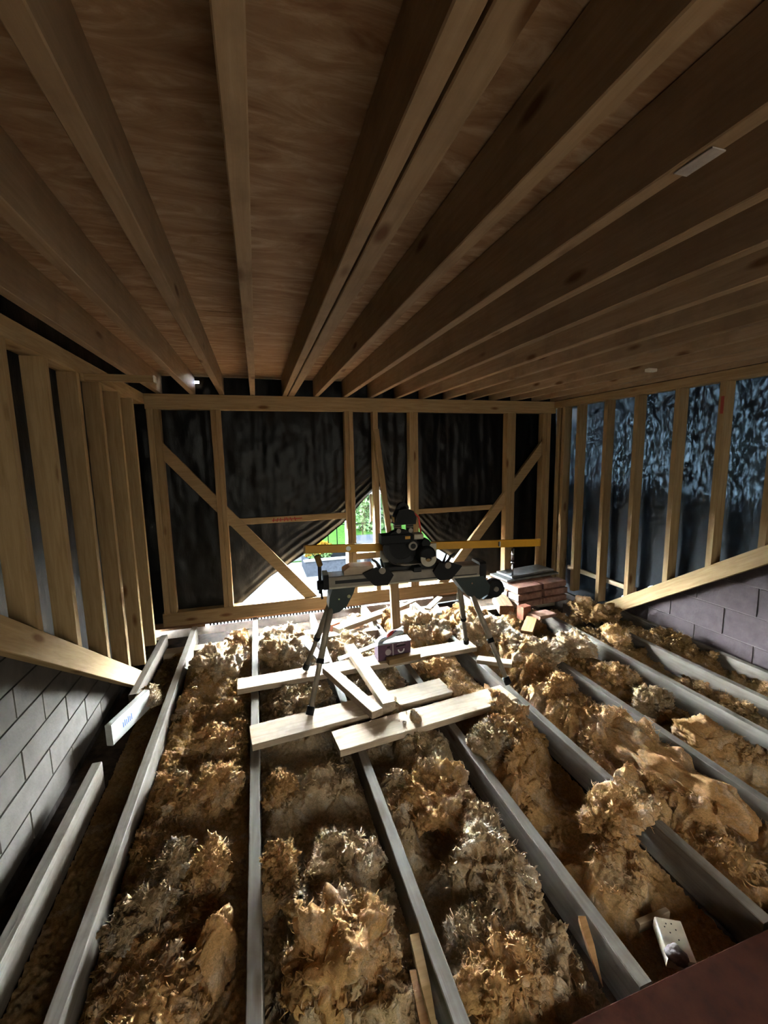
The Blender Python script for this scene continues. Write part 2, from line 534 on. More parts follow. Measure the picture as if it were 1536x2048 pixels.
# ---- the roof slope and deck behind the viewer, with an added hole letting in fill light
slope = thing('ceiling_slope', (1.2, -2.2, 0), kind='structure')
def slope_z(y):
    return ZB + 0.02 + (y + 0.35) * TAN
def slope_panel(x0, x1, y0, y1):
    vs = []
    for x in (x0, x1):
        for y in (y0, y1):
            vs += [(x, y, slope_z(y)), (x, y, slope_z(y) + 0.04)]
    mesh_obj('roof_panel', vs, [(0, 1, 3, 2), (4, 6, 7, 5), (0, 4, 5, 1), (2, 3, 7, 6), (0, 2, 6, 4), (1, 5, 7, 3)], 'darkwood', slope)
RX0, RX1, RY0, RY1 = -0.10, 2.30, -2.60, -1.50
slope_panel(-1.2, RX0, -4.2, -0.35)
slope_panel(RX1, 3.65, -4.2, -0.35)
slope_panel(RX0, RX1, -4.2, RY0)
slope_panel(RX0, RX1, RY1, -0.35)
mesh_obj('fill_light_cover', [(x, y, slope_z(y) + 0.05) for x in (RX0 - 0.05, RX1 + 0.05) for y in (RY0 - 0.05, RY1 + 0.05)], [(0, 2, 3, 1)], 'fill_veil', slope)  # unseen sheet added over the hole to soften the foreground fill

# ---- floor: plasterboard of the rooms below, joists, deck behind, steel beam
floor = thing('floor', (1.2, 2.0, -0.2), kind='structure')
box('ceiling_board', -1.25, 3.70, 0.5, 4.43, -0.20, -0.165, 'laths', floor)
box('deck_board', -1.25, 3.7, -4.2, 0.599, -0.05, -0.012, 'deck', floor)
FJ = [  # x at the near end, x at the far end, y range
    (-0.900, -0.905, 0.55, 2.42), (-0.655, -0.655, 0.55, 4.24), (-0.096, -0.100, 0.55, 4.29),
    (0.470, 0.455, 0.55, 4.22), (1.040, 1.010, 0.81, 4.26), (1.585, 1.555, 0.82, 4.2),
    (2.150, 2.150, 0.82, 4.28), (2.690, 2.690, 0.82, 4.05), (3.060, 3.060, 0.82, 3.6), (3.44, 3.44, 0.82, 3.25)]
for x0, x1, y0, y1 in FJ:
    beam('floor_joist', (x0, y0, -0.08), (x1, y1, -0.08), 0.048, 0.16, 'joist', floor)
beam('floor_joist', (-0.905, 3.10, -0.055), (-0.895, 4.12, -0.055), 0.05, 0.11, 'joist', floor)
# wall plate and nogging between the joists
box('wall_plate', -0.88, 3.2, 3.93, 4.05, -0.16, -0.105, 'pale', floor)

steel = thing('steel_beam', (2.0, 0.70, -0.22), 'red oxide painted steel beam crossing the dark near corner', 'steel beam')
SB0, SB1 = 0.62, 3.5
box('top_flange', SB0, SB1, 0.60, 0.80, -0.004, 0.010, 'steel', steel)
box('bottom_flange', SB0, SB1, 0.60, 0.80, -0.215, -0.20, 'steel', steel)
box('web', SB0, SB1, 0.694, 0.706, -0.199, -0.005, 'steel', steel)

# ---- far stud wall
wf = thing('wall_far', (1.2, D + 0.05, 0), kind='structure')
box('top_plate', XL, 3.42, D, D + 0.095, 2.043, 2.178, 'pine', wf)
box('sole_plate', XL - 0.01, 3.36, D, D + 0.095, 0.002, 0.132, 'pine', wf)
Z0, Z1 = 0.133, 2.042
for x0, x1 in ((-0.920, -0.868), (-0.866, -0.812), (-0.385, -0.341), (-0.340, -0.296), (0.882, 0.925), (0.926, 0.970),
               (1.180, 1.235), (1.582, 1.630), (1.631, 1.680), (2.772, 2.826), (2.827, 2.885), (3.255, 3.305), (3.307, 3.360)):
    box('stud', x0, x1, D + rnd.uniform(0, 0.006), D + 0.094, Z0, Z1, 'pine', wf)
def wall_y_beam(name, a, b, w, y0, y1, mat='pine', parent=None):
    return beam(name, (a[0], (y0 + y1) / 2, a[1]), (b[0], (y0 + y1) / 2, b[1]), y1 - y0, w, mat, parent, up=(0, 0, 1))
def clipped_brace(a, b, w, x0, x1):
    a, b = Vector((a[0], a[1])), Vector((b[0], b[1]))
    d = (b - a).normalized()
    n = Vector((-d.y, d.x)) * w / 2
    poly = [tuple(a + n), tuple(b + n), tuple(b - n), tuple(a - n)]
    poly = clip_poly(poly, lambda u, v: u - x0)
    poly = clip_poly(poly, lambda u, v: x1 - u)
    poly = clip_poly(poly, lambda u, v: v - Z0)
    prism('brace', poly, 'y', D + 0.02, D + 0.065, 'pine', wf)
for x0, x1 in ((-0.811, -0.386), (-0.295, 0.60)):
    clipped_brace((-0.95, 1.83), (0.60, -0.02), 0.105, x0, x1)
for x0, x1 in ((2.886, 3.254), (1.70, 2.771)):
    clipped_brace((3.45, 1.87), (1.90, 0.03), 0.105, x0, x1)
box('nogging', -0.295, 0.881, D + 0.066, D + 0.094, 0.935, 0.998, 'pine', wf)
box('nogging', 1.681, 2.771, D + 0.066, D + 0.094, 0.935, 0.990, 'pine', wf)
box('nogging', 0.971, 1.179, D + 0.01, D + 0.09, 0.49, 0.56, 'pine', wf)
box('nogging', 1.236, 1.581, D + 0.01, D + 0.09, 0.49, 0.56, 'pine', wf)
box('batten', 1.155, 1.179, D + 0.10, D + 0.125, 0.88, 1.18, 'pale', wf)
# red crayon scribble on the left nogging
for i in range(7):
    x = 0.13 + i * 0.037
    beam('crayon_mark', (x, D + 0.0655, 0.945), (x + rnd.uniform(-.02, .03), D + 0.0655, 0.985), 0.001, 0.010, 'redmark', wf, up=(1, 0, 0), c=0.0002)
beam('crayon_mark', (0.12, D + 0.0655, 0.962), (0.42, D + 0.0655, 0.968), 0.001, 0.010, 'redmark', wf, c=0.0002)

# brick of the outer wall below the sole plate, with the slotted eaves strip
BR = thing('wall_eaves', (1.0, 4.5, -0.3), kind='structure')
x = -1.05
while x < 3.4:
    box('brick', x, x + 0.205, 4.42, 4.52, -0.285, -0.22, 'brick', BR, c=0.006)
    box('brick', x - 0.1, x + 0.105, 4.42, 4.52, -0.37, -0.295, 'brick', BR, c=0.006)
    x += 0.217
box('mortar_bed', -1.15, 3.5, 4.425, 4.515, -0.60, -0.225, 'mortar_r', BR)
prism('mortar_fillet', [(4.421, -0.219), (4.544, -0.219), (4.544, -0.128)], 'x', -1.15, 3.5, 'palemortar', BR)
box('sky_block_board', -1.2, 3.62, 4.42, 4.60, -0.060, -0.003, 'darkwood', BR)  # dark board added to cut sky light under the sole plate
box('sky_block_panel', -1.2, -0.60, 4.545, 4.575, -0.60, -0.061, 'darkwood', BR)  # dark filler added to shut sky light out of this end
box('sky_block_panel', 1.95, 3.62, 4.545, 4.575, -0.60, -0.061, 'darkwood', BR)  # same added light-blocking filler at the other end
box('eaves_strip', -0.60, 1.95, 4.545, 4.575, -0.60, -0.125, 'painted', BR)
x = -0.56
while x < 1.05:
    box('eaves_tooth', x, x + 0.016, 4.545, 4.575, -0.1249, -0.0605, 'planter', BR, c=0.001)
    x += 0.034

# ---- side stud walls, rafters and block gables
def rafter(parent, x0, x1, y_top):
    yb = YF + 0.06
    poly = [(yb, rafter_z(yb)), (y_top, rafter_z(y_top)), (y_top, rafter_z(y_top) - 0.145), (yb, rafter_z(yb) - 0.145)]
    vs = []
    o = beam('rafter', ((x0 + x1) / 2, yb, rafter_z(yb) - 0.0725), ((x0 + x1) / 2, y_top, rafter_z(y_top) - 0.0725), x1 - x0, 0.122, 'pine', parent)
    return o
def cheek_stud(parent, x0, x1, y0, y1, ztop):
    zl, zh = max(rafter_z(y1), 0.004), max(rafter_z(y0), 0.004)
    vs = [(x, y, z) for x in (x0, x1) for (y, z) in ((y0, zh), (y1, zl), (y1, ztop), (y0, ztop))]
    # local origin at the foot, X along the stud so that the grain runs up it
    vv = [(z, x - x0, y - y0) for x, y, z in vs]
    o = mesh_obj('stud', vv, [(0, 1, 2, 3), (7, 6, 5, 4), (0, 4, 5, 1), (1, 5, 6, 2), (2, 6, 7, 3), (3, 7, 4, 0)], 'pine')
    mt = Matrix(((0, 1, 0, x0), (0, 0, 1, y0), (1, 0, 0, 0), (0, 0, 0, 1)))
    o.matrix_basis = mt
    par(o, parent)
    return o

wl = thing('wall_left', (XL, 2.5, 0), kind='structure')
rafter(wl, XL - 0.05, XL, 0.2)
box('top_plate', XL - 0.095, XL, -0.2, D - 0.002, 2.085, 2.178, 'pine', wl)
for y in (1.33, 1.69, 2.06, 2.42, 2.80, 3.16, 3.54, 3.90):
    cheek_stud(wl, XL - 0.095, XL, y, y + 0.045, 2.084)
box('batten', -0.90, -0.55, 2.83, 2.875, 2.045, 2.083, 'pine', wl)
box('batten_end', -0.549, -0.540, 2.83, 2.875, 2.045, 2.083, 'offwhite', wl)

wr = thing('wall_right', (XR, 2.5, 0), kind='structure')
rafter(wr, XR, XR + 0.05, 0.2)
box('top_plate', XR, XR + 0.095, -0.2, D + 0.09, 2.10, 2.178, 'pine', wr)
for y in (1.33, 1.69, 2.03, 2.385, 2.745, 3.145, 3.505, 3.885):
    cheek_stud(wr, XR, XR + 0.095, y, y + 0.045, 2.099)
for y0, y1 in ((4.12, 4.165), (4.20, 4.26)):
    cheek_stud(wr, XR + 0.0, XR + 0.095, y0, y1, 2.099)
box('crayon_mark', XR - 0.0012, XR - 0.0002, 2.392, 2.415, 1.86, 1.99, 'redmark', wr, c=0.0002)
box('batten', XR + 0.10, XR + 0.13, 3.16, 4.1, 0.20, 0.25, 'plank', wr)

def gable(parent, xf, depth, sign, mat, mort, course, length, ylo, yhi):
    """blocks, each its own piece, cut to the roof line; xf = visible face"""
    k = 0
    z = -0.10
    lo, hi = (xf - depth, xf) if sign > 0 else (xf, xf + depth)
    while z < 1.9:
        y = ylo - (k % 2) * length * 0.5
        while y < yhi:
            poly = [(y, z), (y + length - 0.010, z), (y + length - 0.010, z + course - 0.010), (y, z + course - 0.010)]
            poly = clip_poly(poly, lambda u, v: rafter_z(u) - 0.05 - v)
            poly = clip_poly(poly, lambda u, v: yhi - u)
            if len(poly) >= 3 and max(p[0] for p in poly) > 0.9:
                j = rnd.uniform(-0.002, 0.002)
                prism('block', poly, 'x', lo + j, hi + j, mat, parent)
            y += length
        z += course
        k += 1
    a = 0.008
    poly = [(ylo, -0.10), (yhi, -0.10), (yhi, max(-0.09, rafter_z(yhi) - 0.06)), (ylo, rafter_z(ylo) - 0.06)]
    prism('mortar', poly, 'x', lo + (0 if sign > 0 else a), hi - (a if sign > 0 else 0), mort, parent)
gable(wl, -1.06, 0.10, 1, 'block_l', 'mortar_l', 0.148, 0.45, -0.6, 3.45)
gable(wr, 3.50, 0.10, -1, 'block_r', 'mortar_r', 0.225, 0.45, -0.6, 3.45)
box('dark_low_course', -1.22, -1.075, -0.6, 4.3, -0.40, -0.101, 'dark_matt', wl)  # added course, its dark colour stands for shade in the wall gap
box('dark_low_course', 3.505, 3.62, -0.6, 4.3, -0.40, -0.101, 'dark_matt', wr)

# the gables behind the viewer
wb = thing('wall_back', (1.2, -4.2, 0), kind='structure')
for x0, x1 in ((-1.20, -1.10), (3.56, 3.66)):
    prism('gable_panel', [(-4.2, -0.1), (-0.55, -0.1), (-0.55, 2.2), (-4.2, 0.0)], 'x', x0, x1, 'mortar_l', wb)
box('eaves_panel', -1.2, 3.66, -4.25, -4.15, -0.2, 0.05, 'mortar_l', wb)
for x0, x1 in ((-1.20, -1.165), (3.625, 3.66)):
    prism('gable_panel', [(-0.75, 0.0), (1.4, 0.0), (1.4, 2.4), (-0.75, 2.4)], 'x', x0, x1, 'dark_matt', wb)

# ---- plastic sheeting outside the frames
def sheet_far():
    nx, nz = 240, 150
    xs = np.linspace(-1.16, 3.64, nx)
    key = np.array([(-1.1, -0.03), (-0.34, -0.02), (-0.24, 0.10), (0.07, 0.35), (0.51, 0.62), (0.88, 0.88), (1.17, 1.17), (1.26, 1.24),
                    (1.30, 1.20), (1.345, 1.15), (1.375, 0.84), (1.56, 0.80), (1.58, 1.0), (1.62, 1.0), (1.67, 0.84), (1.96, 0.50), (2.28, 0.29), (2.6, 0.12), (2.75, 0.03), (3.6, 0.0)])
    zb = np.interp(xs, key[:, 0], key[:, 1])
    v = np.linspace(0, 1, nz) ** 1.25
    X, Vv = np.meshgrid(xs, v, indexing='ij')
    ZBm = zb[:, None]
    Z = ZBm + Vv * (2.3598 - ZBm)
    lift = np.clip(ZBm / 1.2, 0, 1)
    near = np.exp(-(Z - ZBm) / 0.22) * lift
    cr = pn(X * 2.2, Z * 1.1, X * 0 + 3.1) * 0.022 + pn(X * 7, Z * 4, X * 0 + 8.2) * 0.011 + pn(X * 19, Z * 9, X * 0 + 1.7) * 0.005
    vert = np.abs(pn(X * 9, Z * 0.6, X * 0 + 5)) * 0.018 * np.clip((Z - 0.5), 0, 1)
    folds = np.sin((Z - ZBm) * 75 + pn(X * 1.6, Z * 1.2, X * 0) * 3.5) * 0.016 * near
    Y = 4.445 + np.clip(cr + vert + folds, -0.035, 0.06) + near * 0.05
    P = np.stack([X + near * 0.01, Y, Z], 2)
    o = grid_mesh('plastic_sheet', P, 'blacksheet')
    import bmesh
    bm = bmesh.new()
    bm.from_mesh(o.data)
    def pin(c):
        return (abs(c.x + 0.49) < 0.022 and abs(c.z - 2.31) < 0.016) or (3.40 < c.x < 3.60 and 2.195 < c.z < 2.212) or (abs(c.x - 3.475) < 0.012 and 2.04 < c.z < 2.14 and int(c.z * 60) % 3)
    bmesh.ops.delete(bm, geom=[f for f in bm.faces if pin(f.calc_center_median())], context='FACES')
    bm.to_mesh(o.data)
    bm.free()
    return tag(o, 'crumpled black plastic sheet behind the far studs, lifted at the bottom over the bright gap', 'plastic sheet')
sheet_far()
def sheet_side(x, name, mat, label, ylo, yhi, zfun, amp, flip):
    ny, nz = 200, 120
    ys = np.linspace(ylo, yhi, ny)
    zb = np.array([zfun(y) for y in ys])
    v = np.linspace(0, 1, nz)
    Y, Vv = np.meshgrid(ys, v, indexing='ij')
    Z = zb[:, None] + Vv * (2.3598 - zb[:, None])
    X = x + (pn(Y * 2, Z * 1.5, Y * 0 + 2) * 0.022 + pn(Y * 8, Z * 5, Y * 0 + 4) * 0.008 + pn(Y * 26, Z * 6, Y * 0 + 9) * 0.002) * amp
    P = np.stack([X, Y, Z], 2)
    if flip:
        P = P[::-1]
    return tag(grid_mesh(name, P, mat), label, 'plastic sheet')
sheet_side(-1.068, 'plastic_sheet', 'blacksheet', 'black plastic sheet behind the close set studs of the left wall', -0.3, 4.50,
           lambda y: max(rafter_z(y) - 0.12, -0.18), 0.6, True)
sheet_side(3.545, 'tarpaulin', 'bluesheet', 'dark blue woven tarpaulin glowing behind the right hand studs', -0.3, 4.50,
           lambda y: max(rafter_z(y) - 0.12, -0.18) + 0.162 * math.exp(-((y - 3.31) / 0.08) ** 4) + 0.155 * math.exp(-((y - 3.03) / 0.06) ** 4), 0.6, False)
o = prism('tarpaulin_flap', [(0.9, 0.30), (4.48, -0.16), (4.48, 1.30), (0.9, 1.12)], 'x', 3.60, 3.604, 'veil')
tag(o, 'second cloudy layer of sheeting outside the lower half of the blue tarpaulin', 'plastic sheet')
o = prism('sheet_seam', [(0.9, 1.10), (4.48, 1.27), (4.48, 1.31), (0.9, 1.15)], 'x', 3.585, 3.590, 'blackplastic')
tag(o, 'dark seam line across the blue tarpaulin behind the right studs', 'seam')

# ================================================================== INSULATION
def cube_sphere(n):
    t = np.linspace(-1, 1, n)
    U, Vv = np.meshgrid(np.tan(t * np.pi / 4), np.tan(t * np.pi / 4), indexing='ij')
    one = np.ones_like(U)
    sides = [(one, U, Vv), (-one, Vv, U), (Vv, one, U), (U, -one, Vv), (U, Vv, one), (Vv, U, -one)]
    d = np.concatenate([np.stack(q, 2).reshape(-1, 3) for q in sides])
    cube = d / np.abs(d).max(1)[:, None]
    idx = np.arange(n * n).reshape(n, n)
    a = np.stack([idx[:-1, :-1], idx[1:, :-1], idx[1:, 1:], idx[:-1, 1:]], 2).reshape(-1, 4)
    Q = np.concatenate([a + k * n * n for k in range(6)])
    key = np.round(cube * 5000).astype(np.int64)
    _, first, inv = np.unique(key, axis=0, return_index=True, return_inverse=True)
    inv = np.asarray(inv).reshape(-1)
    d = d / np.linalg.norm(d, axis=1)[:, None]
    return d[first], cube[first], inv[Q]

def fill_mesh(me, P, Q):
    me.vertices.add(len(P))
    me.vertices.foreach_set('co', P.astype(np.float32).ravel())
    nf = len(Q)
    me.loops.add(nf * 4)
    me.loops.foreach_set('vertex_index', Q.ravel().astype(np.int32))
    me.polygons.add(nf)
    me.polygons.foreach_set('loop_start', np.arange(0, nf * 4, 4, dtype=np.int32))
    me.polygons.foreach_set('loop_total', np.full(nf, 4, dtype=np.int32))
    me.polygons.foreach_set('use_smooth', np.ones(nf, dtype=bool))
    me.update(calc_edges=True)

_td, _tc, _tq = cube_sphere(6)
_tvar = []
for _k in range(10):
    _s = _k * 5.7
    _w = np.stack([pn(_td[:, 0] * 1.6 + _s, _td[:, 1] * 1.6, _td[:, 2] * 1.6 + i * 4) for i in range(3)], 1)
    _r = 0.75 + 1.3 * np.abs(pn(_td[:, 0] * 2.1 + _s, _td[:, 1] * 2.1 + 3, _td[:, 2] * 2.1)) + 0.35 * pn(_td[:, 0] * 5 + _s, _td[:, 1] * 5, _td[:, 2] * 5)
    _tvar.append(_td * _r[:, None] + _w * 0.7)

def tufts(o, pts, seed, n, xlim=None, nfib=9000):
    """loose shreds of the same wool, strewn over the quilt; joined into it (uncountable)"""
    r = np.random.RandomState(seed)
    VS, QS = [], []
    base = 0
    for k in range(n if len(pts) else 0):
        q = pts[r.randint(len(pts))]
        sc = 0.010 + 0.020 * r.rand() ** 1.8
        v = _tvar[r.randint(10)] * np.array([1.0, 0.5 + 0.5 * r.rand(), 0.45 + 0.4 * r.rand()]) * sc
        A = np.linalg.qr(r.normal(size=(3, 3)))[0]
        v = v @ A.T * np.array([1, 1, 0.8]) + q + np.array([0, 0, sc * 0.2]) + r.normal(size=v.shape) * 0.0012
        if xlim:
            v[:, 0] = np.clip(v[:, 0], *xlim)
        VS.append(v)
        QS.append(_tq + base)
        base += len(v)
    if not VS:
        return
    # stray fibres standing off the surface: bent ribbons
    q = pts[r.randint(len(pts), size=nfib)] + r.normal(size=(nfib, 3)) * 0.003
    d = r.normal(size=(nfib, 3))
    d[:, 2] = np.abs(d[:, 2]) * 0.6 + 0.1
    d /= np.linalg.norm(d, axis=1)[:, None]
    d2 = d + r.normal(size=(nfib, 3)) * 0.8
    d2 /= np.linalg.norm(d2, axis=1)[:, None]
    w = np.cross(d, r.normal(size=(nfib, 3)))
    w /= np.linalg.norm(w, axis=1)[:, None]
    L = (0.012 + 0.030 * r.rand(nfib) ** 2)[:, None]
    wd = (0.0008 + 0.0012 * r.rand(nfib))[:, None]
    m1 = q + d * L * 0.5
    m2 = m1 + d2 * L * 0.5
    fv = np.stack([q - w * wd, q + w * wd, m1 - w * wd * .9, m1 + w * wd * .9, m2 - w * wd * .3, m2 + w * wd * .3], 1).reshape(-1, 3)
    if xlim:
        fv[:, 0] = np.clip(fv[:, 0], *xlim)
    k6 = np.arange(nfib)[:, None] * 6
    fq = np.concatenate([k6 + np.array([[0, 1, 3, 2]]), k6 + np.array([[2, 3, 5, 4]])]) + base
    VS.append(fv)
    QS.append(fq)
    me = o.data
    n0 = len(me.vertices)
    co = np.empty(n0 * 3, dtype=np.float32)
    me.vertices.foreach_get('co', co)
    li = np.empty(len(me.loops), dtype=np.int32)
    me.loops.foreach_get('vertex_index', li)
    me.clear_geometry()
    fill_mesh(me, np.concatenate([co.reshape(-1, 3)] + VS), np.concatenate([li.reshape(-1, 4)] + [q + n0 for q in QS]))

def wool_bay(x0, x1, y0, y1, mean, amp, mat, label, seed, gap=0.5, step=0.0056, crown=0.05, ntuft=220):
    """torn quilt between two joists: a heap of tufts with folds that overhang"""
    nx = int((x1 - x0) / step) + 2
    ny = int((y1 - y0) / step) + 2
    xs, ys = np.linspace(x0, x1, nx), np.linspace(y0, y1, ny)
    X, Y = np.meshgrid(xs, ys, indexing='ij')
    s = seed * 13.7
    wx = pn(X * 6, Y * 6, X * 0 + s) * 0.055 + pn(X * 15, Y * 15, X * 0 + s + 5) * 0.02
    wy = pn(X * 6 + 9, Y * 6, X * 0 + s + 2) * 0.055 + pn(X * 15 + 4, Y * 15, X * 0 + s + 7) * 0.02
    A, B = X + wx, Y + wy
    big = pn(A * 3.2, B * 2.4, X * 0 + s + 1)
    bil1 = 2.6 * np.abs(pn(A * 8, B * 7, X * 0 + s + 3)) - 0.7
    bil2 = 2.6 * np.abs(pn(A * 17, B * 15, X * 0 + s + 4)) - 0.7
    bil3 = 2.6 * np.abs(pn(A * 36 + wy * 60, B * 33, X * 0 + s + 5)) - 0.7
    fine = 0.6 - 2.0 * np.abs(pn(A * 60, B * 52 + wx * 90, X * 0 + s + 6))
    gp = gap + 0.16 * np.clip((2.1 - Y) / 0.8, 0, 1)
    cov = 1 / (1 + np.exp(-(big - gp + 0.5) * 11))
    u = (X - x0) / (x1 - x0)
    edge = np.clip(np.minimum(u, 1 - u) / 0.16, 0, 1) ** 0.6
    mean = mean(Y) if callable(mean) else mean
    h = -0.158 + cov * (mean + 0.158 + amp * (0.9 * big + 0.85 * bil1 + 0.35 * bil2) + crown * (4 * u * (1 - u)) - 0.02) * (0.35 + 0.65 * edge)
    h = np.maximum(h, -0.16 + 0.010 * (fine + 1)) + (bil3 * 0.010 + fine * 0.0075) * (0.35 + 0.65 * cov)
    jr = np.random.RandomState(seed + 100)
    h = h + jr.normal(size=h.shape) * 0.0018
    # folds: slide the tuft tops sideways so that edges curl over
    k = np.clip((h + 0.16) / 0.16, 0, 1.3)
    dx = (pn(A * 10, B * 10, X * 0 + s + 11) * 0.030 + pn(A * 28, B * 28, X * 0 + s + 13) * 0.017) * k
    dy = (pn(A * 10, B * 10, X * 0 + s + 17) * 0.034 + pn(A * 28, B * 28, X * 0 + s + 19) * 0.017) * k
    P = np.stack([np.clip(X + dx * edge, x0 - 0.02, x1 + 0.02) + jr.normal(size=h.shape) * 0.0012, Y + dy + jr.normal(size=h.shape) * 0.0012, h], 2)
    o = grid_mesh('insulation', P, mat)
    tufts(o, P[4:-4, 4:-4][(cov > 0.55)[4:-4, 4:-4]], seed, ntuft, (P[:, :, 0].min() - 0.01, P[:, :, 0].max() + 0.01))
    return tag(o, label, 'insulation', kind='stuff')

def step_mean(pts):
    ys = [p[0] for p in pts]
    zs = [p[1] for p in pts]
    return lambda Y: np.interp(Y, ys, zs)

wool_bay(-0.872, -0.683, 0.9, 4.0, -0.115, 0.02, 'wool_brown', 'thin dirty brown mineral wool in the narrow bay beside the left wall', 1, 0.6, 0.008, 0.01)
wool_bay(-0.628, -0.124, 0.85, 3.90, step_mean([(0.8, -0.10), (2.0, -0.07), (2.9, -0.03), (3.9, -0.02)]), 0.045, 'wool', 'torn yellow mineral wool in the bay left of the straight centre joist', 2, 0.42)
wool_bay(-0.072, 0.440, 0.85, 3.90, step_mean([(0.8, -0.11), (1.9, -0.08), (2.6, -0.04), (3.9, -0.015)]), 0.045, 'wool_pale_lit', 'torn mineral wool in the bay under the left ends of the planks', 3, 0.45)
wool_bay(0.492, 0.985, 0.80, 3.90, step_mean([(0.8, -0.10), (1.25, -0.05), (1.6, -0.01), (2.5, -0.04), (3.9, 0.0)]), 0.050, 'wool_pale_lit', 'shredded mineral wool in the bay under the middle of the planks', 4, 0.36)
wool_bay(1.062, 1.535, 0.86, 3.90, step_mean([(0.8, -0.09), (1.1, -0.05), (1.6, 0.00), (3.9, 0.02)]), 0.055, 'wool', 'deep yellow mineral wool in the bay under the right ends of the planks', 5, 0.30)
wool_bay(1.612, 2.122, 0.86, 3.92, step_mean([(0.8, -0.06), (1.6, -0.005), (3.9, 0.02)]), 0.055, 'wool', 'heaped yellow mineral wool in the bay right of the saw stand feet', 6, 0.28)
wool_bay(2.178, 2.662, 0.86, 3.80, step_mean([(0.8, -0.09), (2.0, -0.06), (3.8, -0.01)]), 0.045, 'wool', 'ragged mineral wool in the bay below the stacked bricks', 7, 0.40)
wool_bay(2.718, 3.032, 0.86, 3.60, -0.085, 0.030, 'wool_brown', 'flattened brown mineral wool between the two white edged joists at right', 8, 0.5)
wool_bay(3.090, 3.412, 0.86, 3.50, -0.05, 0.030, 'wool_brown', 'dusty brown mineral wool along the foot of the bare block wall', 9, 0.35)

def clump(label, c, size, seed, mat='wool', rot=0.0, n=37, rough=1.0, tilt=0.0, group=None, sq=0.0):
    """one torn clump of quilt: displaced cube-sphere"""
    d, cube, Q = cube_sphere(n)
    d = d * (1 - sq) + cube * 0.8 * sq
    S = np.array(size)
    p = d * S
    s = seed * 7.31
    q = d * 1.3 + s
    w = np.stack([pn(p[:, 0] * 11 + s, p[:, 1] * 11, p[:, 2] * 11 + i * 9) for i in range(3)], 1) * 0.03 * min(1.0, float(np.mean(S)) / 0.08)
    pw = p + w
    low = pn(q[:, 0], q[:, 1], q[:, 2])
    # anisotropic tears: layers run across one axis
    b1 = 2.6 * np.abs(pn(pw[:, 0] * 9 + s, pw[:, 1] * 6, pw[:, 2] * 8)) - 0.7
    b2 = 2.6 * np.abs(pn(pw[:, 0] * 21 + s, pw[:, 1] * 14, pw[:, 2] * 19)) - 0.7
    b3 = 2.6 * np.abs(pn(pw[:, 0] * 40 + s, pw[:, 1] * 30, pw[:, 2] * 38)) - 0.7
    f1 = 0.6 - 2.0 * np.abs(pn(pw[:, 0] * 62, pw[:, 1] * 45 + s, pw[:, 2] * 58))
    m = float(np.mean(S))
    fb = pn(pw[:, 0] * 14 + s, pw[:, 1] * 12 + 3, pw[:, 2] * 14)
    kk = min(1.0, m / 0.08)
    jr = np.random.RandomState(int(seed) + 300)
    disp = low * 0.30 * m + (b1 * 0.22 * m + fb * 0.18 * m + b2 * 0.11 * m) * rough + (b3 * 0.009 * (0.3 + 0.7 * rough) + f1 * 0.006 + jr.normal(size=len(p)) * 0.0018) * kk
    p = p + d * disp[:, None] + w * 0.7
    ct, st = math.cos(tilt), math.sin(tilt)
    p = p @ np.array([[1, 0, 0], [0, ct, -st], [0, st, ct]]).T
    cz, sz = math.cos(rot), math.sin(rot)
    p = p @ np.array([[cz, -sz, 0], [sz, cz, 0], [0, 0, 1]]).T
    me = bpy.data.meshes.new('wool_clump')
    fill_mesh(me, p, Q)
    me.materials.append(M[mat])
    o = bpy.data.objects.new('wool_clump', me)
    if mat.startswith('wool') and rough > 0.5:
        tufts(o, p[p[:, 2] > -0.2 * m], int(seed) + 40, 40, None, 1300)
    o.location = c
    COL.objects.link(o)
    return tag(o, label, 'insulation', group)

